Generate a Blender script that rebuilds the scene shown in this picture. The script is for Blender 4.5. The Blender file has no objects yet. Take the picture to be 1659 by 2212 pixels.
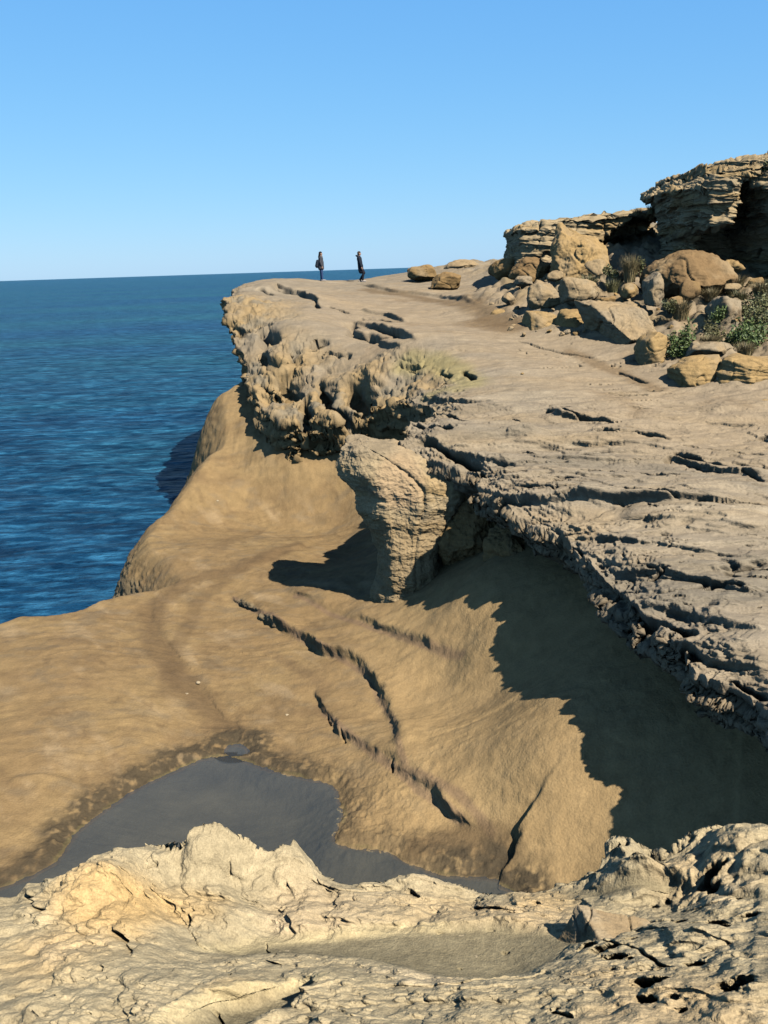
import bpy, math, random, os
import numpy as np
from mathutils import Vector, Matrix
Q = float(os.environ.get('SCENE_Q', '1.0'))     # mesh density factor (1 = full)
random.seed(7); rng = np.random.default_rng(7)
SC = bpy.context.scene; COL = SC.collection

# ------------------------------------------------------------------ camera (at the world origin, heights are relative to the eye)
FPX = 2000.0; ROLL = math.radians(1.87); PITCH = math.atan((1106-579.9)/FPX)
_r0 = np.array([1., 0, 0]); _u0 = np.array([0, math.sin(PITCH), math.cos(PITCH)]); _f = np.array([0, math.cos(PITCH), -math.sin(PITCH)])
_u = math.cos(ROLL)*_u0 + math.sin(ROLL)*_r0; _r = math.cos(ROLL)*_r0 - math.sin(ROLL)*_u0
def ray(px, py): return _f + (px-829.5)/FPX*_r + (1106-py)/FPX*_u
def AZ(px, py, z): v = ray(px, py); return v*z/v[2]                 # point at height z
def AD(px, py, d): v = ray(px, py); return v*d/v[1]                 # point at distance d
PA, PB = -6.87, 0.103
def AT(px, py, dz=0): v = ray(px, py); return v*(PA+dz)/(v[2]-PB*v[1])   # point on the dipping terrace plane
SEA_Z = -12.2
KALB = .62; WARM = np.array([1., .965, .86])       # overall reflectance of the stone and its warmth

# ------------------------------------------------------------------ noise
from concurrent.futures import ThreadPoolExecutor
_EX = ThreadPoolExecutor(max(2, os.cpu_count() or 2))
def par(nin, chunk=32768):                      # run an element-wise function over threads in cache-sized pieces
    def deco(fn):
        def wrap(*a, **k):
            arr = np.broadcast_arrays(*a[:nin]); sh = arr[0].shape; n = arr[0].size
            if n <= chunk: return fn(*arr, *a[nin:], **k)
            fl_ = [q.reshape(-1) if q.flags.c_contiguous else np.ascontiguousarray(q).reshape(-1) for q in arr]
            res = list(_EX.map(lambda i: fn(*[q[i:i+chunk] for q in fl_], *a[nin:], **k), range(0, n, chunk)))
            if isinstance(res[0], tuple): return tuple(np.concatenate(t).reshape(sh) for t in zip(*res))
            return np.concatenate(res).reshape(sh)
        return wrap
    return deco
_P = rng.permutation(512); _P = np.concatenate([_P, _P, _P]).astype(np.int32)
_G = rng.normal(size=(512, 3)); _G /= np.linalg.norm(_G, axis=1)[:, None]; _G = _G.astype(np.float32); _GX, _GY, _GZ = [np.ascontiguousarray(_G[:, q]) for q in range(3)]
def perlin_(x, y, z):
    x = np.asarray(x, np.float32); y = np.asarray(y, np.float32); z = np.asarray(z, np.float32)
    x, y, z = np.broadcast_arrays(x, y, z)
    xi = np.floor(x).astype(np.int32); yi = np.floor(y).astype(np.int32); zi = np.floor(z).astype(np.int32)
    xf = x-xi; yf = y-yi; zf = z-zi; xi &= 511; yi &= 511; zi &= 511
    u = xf*xf*xf*(xf*(xf*6-15)+10); v = yf*yf*yf*(yf*(yf*6-15)+10); w = zf*zf*zf*(zf*(zf*6-15)+10)
    x1 = (xi+1) & 511; y1 = (yi+1) & 511; z1 = (zi+1) & 511
    A0 = _P.take(xi); A1 = _P.take(x1); B = (_P.take(A0+yi), _P.take(A1+yi), _P.take(A0+y1), _P.take(A1+y1))
    xm = xf-1; ym = yf-1; zm = zf-1; res = []
    for zz, zr in ((zi, zf), (z1, zm)):
        e = []
        for q, (xr, yr) in enumerate(((xf, yf), (xm, yf), (xf, ym), (xm, ym))):
            h = _P.take(B[q]+zz); e.append(_GX.take(h)*xr+_GY.take(h)*yr+_GZ.take(h)*zr)
        a = e[0]+u*(e[1]-e[0]); b = e[2]+u*(e[3]-e[2]); res.append(a+v*(b-a))
    return (res[0]+w*(res[1]-res[0]))*1.6

perlin = par(3)(perlin_)
@par(3)
def fbm(x, y, z, o=4, gain=.5, ridge=False):
    s = 0; a = 1.; f = 1.; t = 0.
    for i in range(o):
        n = perlin_(x*f+17.3*i, y*f-9.1*i, z*f+5.7*i)
        if ridge: n = 1-2*np.abs(n)
        s = s+a*n; t += a; a *= gain; f *= 2.03
    return s/t
@par(2)
def worley(x, y, seed=0):                       # F1, F2, cell value in 2-D
    xi = np.floor(x).astype(np.int32); yi = np.floor(y).astype(np.int32)
    f1 = np.full(x.shape, 9., np.float32); f2 = f1.copy(); val = np.zeros(x.shape, np.float32)
    rx = np.random.default_rng(seed).random(512).astype(np.float32); ry = np.random.default_rng(seed+1).random(512).astype(np.float32)
    for i in (-1, 0, 1):
        for j in (-1, 0, 1):
            h = _P[_P[(xi+i) & 511]+((yi+j) & 511)] & 511
            d = np.hypot(xi+i+rx[h]-x, yi+j+ry[h]-y)
            m = d < f1; f2 = np.where(m, f1, np.minimum(f2, d)); val = np.where(m, rx[(h*7+3) & 511], val); f1 = np.minimum(f1, d)
    return f1, f2, val
def sst(a, b, x): t = np.clip((x-a)/(b-a), 0, 1); return t*t*(3-2*t)
def stair(n, k=5., sharp=.18):                  # bedding steps
    m = n*k; i = np.floor(m); f = m-i; return (i+sst(.5-sharp, .5+sharp, f))/k

# ------------------------------------------------------------------ scattered data surface
class TPS:
    def __init__(s, pts, smooth=1e-3):
        P = np.array(pts, float); s.X = P[:, :2]; n = len(P)
        K = s.k(np.hypot(*(s.X[:, None]-s.X[None]).transpose(2, 0, 1))) + np.eye(n)*smooth
        A = np.zeros((n+3, n+3)); A[:n, :n] = K; A[:n, n] = 1; A[:n, n+1:] = s.X; A[n, :n] = 1; A[n+1:, :n] = s.X.T
        s.w = np.linalg.solve(A, np.concatenate([P[:, 2], [0, 0, 0]]))
    @staticmethod
    def k(r): r2 = r*r+1e-12; return .5*r2*np.log(r2)
    def __call__(s, x, y):
        x = np.asarray(x, float); y = np.asarray(y, float); out = s.w[-3]+s.w[-2]*x+s.w[-1]*y
        for (a, b), w in zip(s.X, s.w): r2 = (x-a)**2+(y-b)**2+1e-12; out = out+w*.5*r2*np.log(r2)
        return out
def hit(px, py, H, d0=1.0, d1=75.):             # first crossing of the ray with the surface H
    v = ray(px, py); v = v/v[1]; d = np.geomspace(d0, d1, 900); g = v[2]*d-H(v[0]*d, d)
    i = np.argmax(g < 0)
    if g[i] >= 0 or i == 0: i = len(d)-1 if g[i] >= 0 else 1
    t = g[i-1]/(g[i-1]-g[i]+1e-9); D = d[i-1]+(d[i]-d[i-1])*t
    return v*D
@par(2, 16384)
def polyd(x, y, pts, closed=False, area=None):
    """signed distance (+ on the left of the direction of travel), nearest point, arc position 0..1"""
    P = np.array(pts, float)[:, :2]
    if closed: P = np.vstack([P, P[:1]])
    L = np.hypot(*np.diff(P, axis=0).T); C = np.concatenate([[0], np.cumsum(L)]); T = C[-1]
    best = np.full(x.shape, 1e9, np.float32); sg = np.ones(x.shape, np.float32); nx = np.zeros_like(best); ny = np.zeros_like(best); tt = np.zeros_like(best); bc = np.zeros_like(best)
    for i in range(len(P)-1):
        a = P[i]; e = P[i+1]-a; l2 = e@e+1e-12
        t = np.clip(((x-a[0])*e[0]+(y-a[1])*e[1])/l2, 0, 1); qx = a[0]+e[0]*t; qy = a[1]+e[1]*t
        d = np.hypot(x-qx, y-qy); m = d < best
        cr = (e[0]*(y-a[1])-e[1]*(x-a[0]))/math.sqrt(l2)
        # at a shared corner the segment with the larger |cross| gives the side
        tk = (d < best-1e-4) | ((d < best+1e-4) & (np.abs(cr) > bc))
        sg = np.where(tk, np.sign(cr), sg); bc = np.where(tk, np.abs(cr), bc); nx = np.where(m, qx, nx); ny = np.where(m, qy, ny); tt = np.where(m, (C[i]+t*L[i])/T, tt); best = np.where(m, d, best)
    if area is not None: P = np.vstack([P, np.array(area, float)]); P = np.vstack([P, P[:1]])
    if closed or area is not None:
        ins = np.zeros(x.shape, bool)
        for i in range(len(P)-1):
            x0, y0 = P[i]; x1, y1 = P[i+1]
            c = ((y0 > y) != (y1 > y)); xx = (x1-x0)*(y-y0)/((y1-y0) if y1 != y0 else 1e-9)+x0; ins ^= c & (x < xx)
        sg = np.where(ins, 1., -1.)
    return sg*best, nx, ny, tt
def polydc(x, y, pts, closed=False, band=3., k=6, area=None):
    """polyd on a coarse grid, refined only within band metres of the line"""
    o = [np.asarray(q, np.float32) for q in (coarse(lambda a, b: polyd(a, b, pts, closed, area)[0], x, y, k),)][0]
    m = np.abs(o) < band; r = polyd(x[m], y[m], pts, closed, area); out = [o.copy(), x.astype(np.float32).copy(), y.astype(np.float32).copy(), np.zeros_like(o)]
    for a, b in zip(out, r): a[m] = b
    return tuple(out)
def smooth_poly(pts, n=6, closed=False):
    P = np.array(pts, float); N = len(P); out = []
    g = (lambda i: P[i % N]) if closed else (lambda i: P[min(max(i, 0), N-1)])
    for i in range(N if closed else N-1):
        p0, p1, p2, p3 = g(i-1), g(i), g(i+1), g(i+2)
        for k in range(n):
            t = k/n; out.append(.5*((2*p1)+(-p0+p2)*t+(2*p0-5*p1+4*p2-p3)*t*t+(-p0+3*p1-3*p2+p3)*t**3))
    if not closed: out.append(P[-1])
    return np.array(out)
def near(x, y, pts, pad):
    P = np.array(pts)[:, :2]; a = P.min(0)-pad; b = P.max(0)+pad
    return (x > a[0]) & (x < b[0]) & (y > a[1]) & (y < b[1])
def scarp(z, x, y, pts, h, w=.05, F=.8, dip=.3, taper=.15, side=1, rough=.0):
    """a step along a line: the side=+1 (left of travel) bank stands higher by h"""
    m = near(x, y, pts, F*6.5); 
    if not m.any(): return z
    xx, yy = x[m], y[m]
    if rough: q_ = .11/rough; nn = fbm(xx*q_, yy*q_, 3.3, 3); mm = fbm(xx*q_, yy*q_, 8.1, 3); xx = xx+nn*rough*2.2; yy = yy+mm*rough*2.2
    sd, _, _, t = polyd(xx, yy, pts); sd = sd*side
    e = sst(0, taper, t)*sst(1, 1-taper, t) if taper > 0 else 1
    e = e*np.clip(.9+.45*perlin(xx*.7, yy*.7, 4.4), .55, 1.3); w = w*np.clip(1.+1.2*perlin(xx*.9, yy*.9, 7.7), .5, 2.2)
    d = h*e*(.5+.5*np.tanh(sd/w))*np.exp(-np.maximum(sd, 0)/F) - dip*h*e*(.5-.5*np.tanh(sd/w))*np.exp(np.minimum(sd, 0)/(F*.35))
    # keep the ends of the line from spreading
    z = z.copy(); z[m] += d; return z
def groove(z, x, y, pts, h, w=.04, rough=.02):
    m = near(x, y, pts, w*4+rough*2)
    if not m.any(): return z
    xx, yy = x[m], y[m]; q_ = .14/rough; a_ = fbm(xx*q_, yy*q_, 1., 3)*rough*2.4; yy = yy+fbm(xx*q_, yy*q_, 6., 3)*rough*2.4; xx = xx+a_
    d, _, _, t = polyd(xx, yy, pts); e = sst(0, .12, t)*sst(1, .88, t)
    z = z.copy(); z[m] -= h*e*np.exp(-(d/(w*(.6+.5*perlin(xx/w*.2, yy/w*.2, 5.))))**2); return z

# ------------------------------------------------------------------ mesh + tagging helpers
def tag(o, label=None, cat=None, group=None, kind=None):
    if label: o['label'] = label
    if cat: o['category'] = cat
    if group: o['group'] = group
    if kind: o['kind'] = kind
    return o
def mesh_np(name, V, Fq, mat, col=None, parent=None, smooth=True):
    V = np.ascontiguousarray(V, np.float32); Fq = np.ascontiguousarray(Fq, np.int32); k = Fq.shape[1]
    me = bpy.data.meshes.new(name); me.vertices.add(len(V)); me.vertices.foreach_set('co', V.ravel())
    me.loops.add(Fq.size); me.loops.foreach_set('vertex_index', Fq.ravel())
    me.polygons.add(len(Fq)); me.polygons.foreach_set('loop_start', np.arange(0, Fq.size, k, dtype=np.int32))
    me.polygons.foreach_set('loop_total', np.full(len(Fq), k, np.int32))
    me.update(calc_edges=True)
    me.polygons.foreach_set('use_smooth', np.full(len(Fq), smooth, bool))
    if col is not None:
        col = np.asarray(col)*KALB*WARM
        a = me.color_attributes.new('Col', 'FLOAT_COLOR', 'POINT'); c = np.ones((len(V), 4), np.float32); c[:, :3] = np.clip(col, 0, 1); a.data.foreach_set('color', c.ravel())
    me.materials.append(mat); me.validate()
    o = bpy.data.objects.new(name, me); COL.objects.link(o)
    if parent is not None: o.parent = parent
    return o
def grid_faces(nr, nc, keep=None, wrap=False):
    i = np.arange(nr-1)[:, None]; j = np.arange(nc if wrap else nc-1)[None]; j2 = (j+1) % nc
    a = i*nc+j; b = i*nc+j2; c = (i+1)*nc+j2; d = (i+1)*nc+j
    Fq = np.stack([a+0*j, b+0*i, c+0*i, d+0*j], -1).reshape(-1, 4)
    if keep is not None:
        k = keep.ravel(); Fq = Fq[k[Fq].all(1)]
    return Fq
def compact(V, Fq, *arr):
    u, inv = np.unique(Fq, return_inverse=True); return (V[u], inv.reshape(Fq.shape))+tuple(a[u] for a in arr)
def gnormals(P):
    a = np.empty_like(P); b = np.empty_like(P)
    a[1:-1] = P[2:]-P[:-2]; a[0] = P[1]-P[0]; a[-1] = P[-1]-P[-2]
    b[:, 1:-1] = P[:, 2:]-P[:, :-2]; b[:, 0] = P[:, 1]-P[:, 0]; b[:, -1] = P[:, -1]-P[:, -2]
    n = np.cross(b, a); n /= np.linalg.norm(n, axis=2, keepdims=True)+1e-9; return n
def polar(r0, r1, nr, nc, half=22.8, wide=38.):
    """rows of growing distance, columns of bearing: dense over the picture's width, sparser beside it"""
    ni = int(nc*.86); no = (nc-ni)//2
    th = np.concatenate([np.linspace(-wide, -half, no, endpoint=False), np.linspace(-half, half, ni), np.linspace(half, wide, no+1)[1:]])
    th = np.radians(th); r = np.geomspace(r0, r1, nr)
    return (r[:, None]*np.sin(th)[None]).astype(np.float32), (r[:, None]*np.cos(th)[None]).astype(np.float32)
def coarse(fn, x, y, k=10):                     # evaluate a smooth function on every k-th grid line and interpolate
    nr, nc = x.shape; ri = np.unique(np.append(np.arange(0, nr, k), nr-1)); ci = np.unique(np.append(np.arange(0, nc, k), nc-1))
    c = fn(x[np.ix_(ri, ci)], y[np.ix_(ri, ci)])
    R = np.arange(nr); C = np.arange(nc)
    tmp = np.stack([np.interp(R, ri, c[:, q]) for q in range(len(ci))], 1)
    out = np.empty((nr, nc))
    a = np.searchsorted(ci, C, side='right')-1; a = np.clip(a, 0, len(ci)-2); t = (C-ci[a])/(ci[a+1]-ci[a])
    out = tmp[:, a]*(1-t)+tmp[:, a+1]*t
    for ax in (0, 1):                            # soften the seams of the coarse cells
        for _ in range(2):
            w_ = k+1-(k % 2); p_ = np.pad(out, [(w_//2+1, w_//2) if q == ax else (0, 0) for q in (0, 1)], mode='reflect', reflect_type='odd'); c_ = np.cumsum(p_, ax)
            out = (c_[w_:]-c_[:-w_])/w_ if ax == 0 else (c_[:, w_:]-c_[:, :-w_])/w_
    return out
def mixc(a, b, t): return a*(1-t[..., None])+np.array(b)*t[..., None]

# ------------------------------------------------------------------ materials
def new_mat(name):
    m = bpy.data.materials.new(name); m.use_nodes = True; nt = m.node_tree; nt.nodes.clear()
    out = nt.nodes.new('ShaderNodeOutputMaterial'); return m, nt, out
def N(nt, t, **k):
    n = nt.nodes.new(t)
    for a, b in k.items(): setattr(n, a, b)
    return n
def rock_mat(name, base=None, s1=3., s2=40., var=.25, bump=.5, bumpd=.02, rough=.92, grain=.12, stretch=(1, 1, 1)):
    m, nt, out = new_mat(name); L = nt.links.new
    p = N(nt, 'ShaderNodeBsdfPrincipled'); p.inputs['Roughness'].default_value = rough; p.inputs['Specular IOR Level'].default_value = .15
    L(p.outputs[0], out.inputs[0])
    geo = N(nt, 'ShaderNodeNewGeometry'); mp = N(nt, 'ShaderNodeMapping'); mp.inputs['Scale'].default_value = stretch; L(geo.outputs['Position'], mp.inputs[0])
    if base is None: src = N(nt, 'ShaderNodeVertexColor', layer_name='Col').outputs[0]
    else: rgb = N(nt, 'ShaderNodeRGB'); rgb.outputs[0].default_value = (*[q*KALB for q in base], 1); src = rgb.outputs[0]
    n1 = N(nt, 'ShaderNodeTexNoise'); n1.inputs['Scale'].default_value = s1; n1.inputs['Detail'].default_value = 6; n1.inputs['Roughness'].default_value = .6; L(mp.outputs[0], n1.inputs['Vector'])
    n2 = N(nt, 'ShaderNodeTexNoise'); n2.inputs['Scale'].default_value = s2; n2.inputs['Detail'].default_value = 4; L(mp.outputs[0], n2.inputs['Vector'])
    r1 = N(nt, 'ShaderNodeMapRange'); r1.inputs[1].default_value = .3; r1.inputs[2].default_value = .7; r1.inputs[3].default_value = 1-var; r1.inputs[4].default_value = 1+var; L(n1.outputs[0], r1.inputs[0])
    r2 = N(nt, 'ShaderNodeMapRange'); r2.inputs[1].default_value = .3; r2.inputs[2].default_value = .7; r2.inputs[3].default_value = 1-grain; r2.inputs[4].default_value = 1+grain; L(n2.outputs[0], r2.inputs[0])
    mu = N(nt, 'ShaderNodeMath', operation='MULTIPLY'); L(r1.outputs[0], mu.inputs[0]); L(r2.outputs[0], mu.inputs[1])
    vm = N(nt, 'ShaderNodeVectorMath', operation='SCALE'); L(src, vm.inputs[0]); L(mu.outputs[0], vm.inputs['Scale']); L(vm.outputs[0], p.inputs['Base Color'])
    ad = N(nt, 'ShaderNodeMath', operation='MULTIPLY_ADD'); ad.inputs[1].default_value = .5; L(n2.outputs[0], ad.inputs[0]); L(n1.outputs[0], ad.inputs[2])
    b = N(nt, 'ShaderNodeBump'); b.inputs['Strength'].default_value = bump; b.inputs['Distance'].default_value = bumpd; L(ad.outputs[0], b.inputs['Height']); L(b.outputs[0], p.inputs['Normal'])
    return m
def plain_mat(name, rgb, rough=.8, var=.15, scale=30.):
    return rock_mat(name, base=rgb, s1=scale, s2=scale*6, var=var, bump=.2, bumpd=.005, rough=rough, grain=var*.5)

GREY = np.array([.335, .270, .195]); TAN = np.array([.385, .285, .175]); YEL = np.array([.44, .30, .145]); OCH = np.array([.30, .198, .095])
BRN = np.array([.165, .107, .055]); PALE = np.array([.47, .38, .27]); DRK = np.array([.085, .065, .04]); OLV = np.array([.30, .25, .10])

# ================================================================== THE BASIN (lower shelf, far smooth cliff, cave bowl)
POOL_Z = -9.6
bz = [  # (px, py, z)
 (0,1340,-9.0),(100,1330,-9.0),(200,1305,-9.0),(280,1280,-9.0),(400,1256,-8.95),(480,1240,-8.9),
 (0,1480,-8.95),(150,1450,-8.95),(300,1400,-9.15),(400,1500,-9.35),(520,1600,-9.6),(0,1620,-9.15),(150,1600,-9.15),(300,1600,-9.3),(100,1720,-9.35),(0,1850,-9.5),(-200,1500,-9.0),(-200,1700,-9.2),
 (560,930,-6.3),(620,935,-6.2),(700,925,-6.1),(800,925,-5.9),(520,1000,-7.35),(650,1000,-7.15),(760,1000,-7.1),(440,1010,-7.3),
 (450,1080,-8.25),(600,1090,-8.55),(740,1100,-8.6),(330,1125,-8.45),(490,935,-6.5),(500,880,-5.6),(500,1180,-8.85),(400,1200,-8.8),(650,1170,-8.9),(780,1190,-8.95),(310,1190,-8.8),
 (850,1280,-8.45),(950,1310,-7.9),(1010,1270,-7.3),(1040,1340,-7.62),(1040,1400,-7.98),
 (600,1250,-8.95),(500,1300,-9.15),(700,1300,-8.9),(600,1380,-9.25),(700,1450,-9.2),(850,1450,-8.95),(970,1470,-8.75),(1060,1500,-8.55),(700,1600,-9.45),(850,1600,-9.1),(1000,1600,-8.65),(1150,1640,-8.2),
 (800,1750,-9.45),(1000,1750,-9.2),(1130,1750,-8.85),(1240,1730,-8.5),(1100,1850,-9.4),(1250,1850,-9.1),(1000,1860,-9.5),(1180,1900,-9.4),
 (500,1760,-9.9),(650,1760,-9.9),(350,1830,-9.85),(600,1880,-9.95),(850,1900,-9.75)]
bpts = [tuple(AZ(*q)) for q in bz]
bpts += [(5,20,-6.2),(4.5,24,-6.0),(4.6,17,-6.8),(5.6,14.5,-7.0),(6.5,12,-7.2),(8,10,-7.5),(9,16,-5.8),(12,22,-5),(3.5,28,-5.6),(-1,38,-4.6),(4,36,-4),(-5,46,-4.2),(3,9.5,-9.4),(5,9.2,-9),(0,9.5,-10),(-3,10,-10),(-6,11,-9.9),(-9,13,-9.6),(-12,18,-9.2),(0,6,-10),(6,6,-9.4),(-8,6,-10)]
BT = TPS(bpts, 2e-3)
shore = smooth_poly([AZ(*q, POOL_Z) for q in [(-60,1945),(40,1905),(120,1862),(165,1800),(220,1755),(300,1702),(380,1665),(440,1640),(500,1636),(545,1650),(600,1668),(700,1690),(722,1700),(735,1735),(742,1760),(735,1785),(722,1815),(760,1832),(830,1838),(880,1862),(960,1890),(1075,1902),(1070,1960),(600,2060),(100,2010)]], 4, True)
shore2 = smooth_poly([AZ(*q, POOL_Z+.02) for q in [(484,1622),(492,1611),(512,1606),(530,1612),(536,1622),(520,1630),(500,1631)]], 3, True)
# outer rim: land lies on the right of travel (camera side -> far headland)
coast = smooth_poly([AZ(-400,1440,-9.1), AZ(-150,1375,-9.05), AZ(0,1337,-9.0), AZ(40,1324,-9), AZ(100,1322,-9), AZ(160,1312,-9), AZ(220,1292,-9.0), AZ(283,1276,-9.0), AZ(340,1264,-8.98), AZ(372,1254,-8.96), AZ(366,1246,-8.95), AZ(340,1214,-8.9), AZ(306,1186,-8.8), AZ(312,1150,-8.6),
   AZ(332,1122,-8.45), AZ(366,1085,-8.1), AZ(400,1050,-7.8), AZ(428,1012,-7.4), AZ(444,985,-7.15), AZ(478,950,-6.75), AZ(470,905,-6.3), AZ(488,868,-5.6)], 4)
coast = np.vstack([coast, [[-5.6, 44, 0], [-6.2, 50, 0], [-6.6, 60, 0], [-7, 90, 0]]])
def basin_base(x, y): return BT(x, y)
def bl(*q): return [hit(a, b, basin_base, 8, 60) for a, b in q]
# terrace lip in plan: land on the left of travel when going from far to near
lip_c = [AD(520,600,70), AD(505,608,60), AD(488,622,52), AD(486,648,47), AD(497,700,44), AD(513,748,42), AD(528,790,40.5), AD(540,842,38.8), AD(575,882,36.8), AD(612,918,35.2), AD(660,918,34.8), AD(710,905,34.4), AD(760,892,34.1), AD(800,874,33.9), AD(845,858,33.2), AD(888,866,31.5), AD(935,905,28.8), AD(925,930,27.2),
   AT(866,932), AT(872,952), AT(905,978), AT(960,990), AT(1008,1000), AT(1035,1020), AT(1020,1040), AT(1055,1055), AT(1088,1075), AT(1118,1105), AT(1160,1125), AT(1205,1140), AT(1235,1165), AT(1258,1200), AT(1295,1235), AT(1342,1270), AT(1360,1305), AT(1415,1330), AT(1455,1378), AT(1503,1435), AT(1555,1465), AT(1610,1490), AT(1665,1530)]
lip = smooth_poly(lip_c, 4); lip = np.vstack([lip, smooth_poly([lip[-1], np.array([5.0,9.7,0]), np.array([4.8,8.8,0]), np.array([4.6,7.9,0]), np.array([4.4,7.0,0]), np.array([4.0,6.0,0])], 3)[1:], [[3.2, 3, 0]]]); LAREA = [(80, 3), (80, 120), (-7.5, 120)]
tz = [(600,700,42.5),(560,690,44.5),(520,640,48.5),(640,760,40),(560,780,40.8),(700,760,39.5),(800,800,36.5),(850,830,34.5),(600,850,37.8),(700,840,37),
      (570,612,57),(640,601,59),(700,608,59.5),(780,605,60.5),(840,598,61),(900,592,61),(960,585,60),(640,640,54),(560,640,52)]
tpts = [tuple(AD(*q)) for q in tz]
tpts += [tuple(AD(q[0], q[1], 1)*0+q_) for q, q_ in []]
tpts += [tuple(AT(*q)) for q in [(750,700),(900,700),(1000,780),(850,760),(900,640),(1000,640),(1000,700),(1100,800),(900,900),(1000,920),(1100,900),(1300,900),(1500,900),(1659,930),(1100,1000),(1300,1050),(1500,1050),(1659,1100),(1200,1130),(1350,1200),(1500,1250),(1659,1300),(1400,1340),(1540,1450),(1659,1500),(1760,1600),(1900,1300),(2000,1000)]]
tpts += [tuple(AT(q[0], q[1], q[2])) for q in [(1250,1085,.05),(1250,1110,-.12),(1500,1085,.06)]]
tpts += [(p[0], p[1], p[2]) for p in [AD(1040,610,55), AD(1060,568,62), AD(990,566,63), AD(1100,570,58), AD(1100,720,38.2), AD(1200,752,35.8), AD(1300,772,34), AD(1420,812,31), AD(1560,862,27.5), AD(1659,876,26.3), AD(1800,900,25)]]
tpts += [tuple(AD(*q)) for q in [(1180,650,42),(1250,690,38),(1330,690,37),(1300,620,41),(1400,600,41.5),(1500,640,38),(1450,690,36),(1500,740,33),(1600,740,32),(1659,700,33),(1600,640,37),(1520,590,42),(1659,600,41),(1240,560,46),(1150,580,50),(1400,545,46),(1750,640,36)]]
tpts += [(22,50,2.),(14,60,1.5),(30,40,1.),(4,70,-1.5),(-4,68,-2.2),(-10,68,-3.5),(10,80,-3.5),(-6,85,-8),(20,80,0),(30,70,1.5)]
TT = TPS(tpts, 2e-3)
def tl(*q): return [hit(a, b, TT, 9, 75) for a, b in q]

def tag_struct(o): return tag(o, kind='structure')

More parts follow.
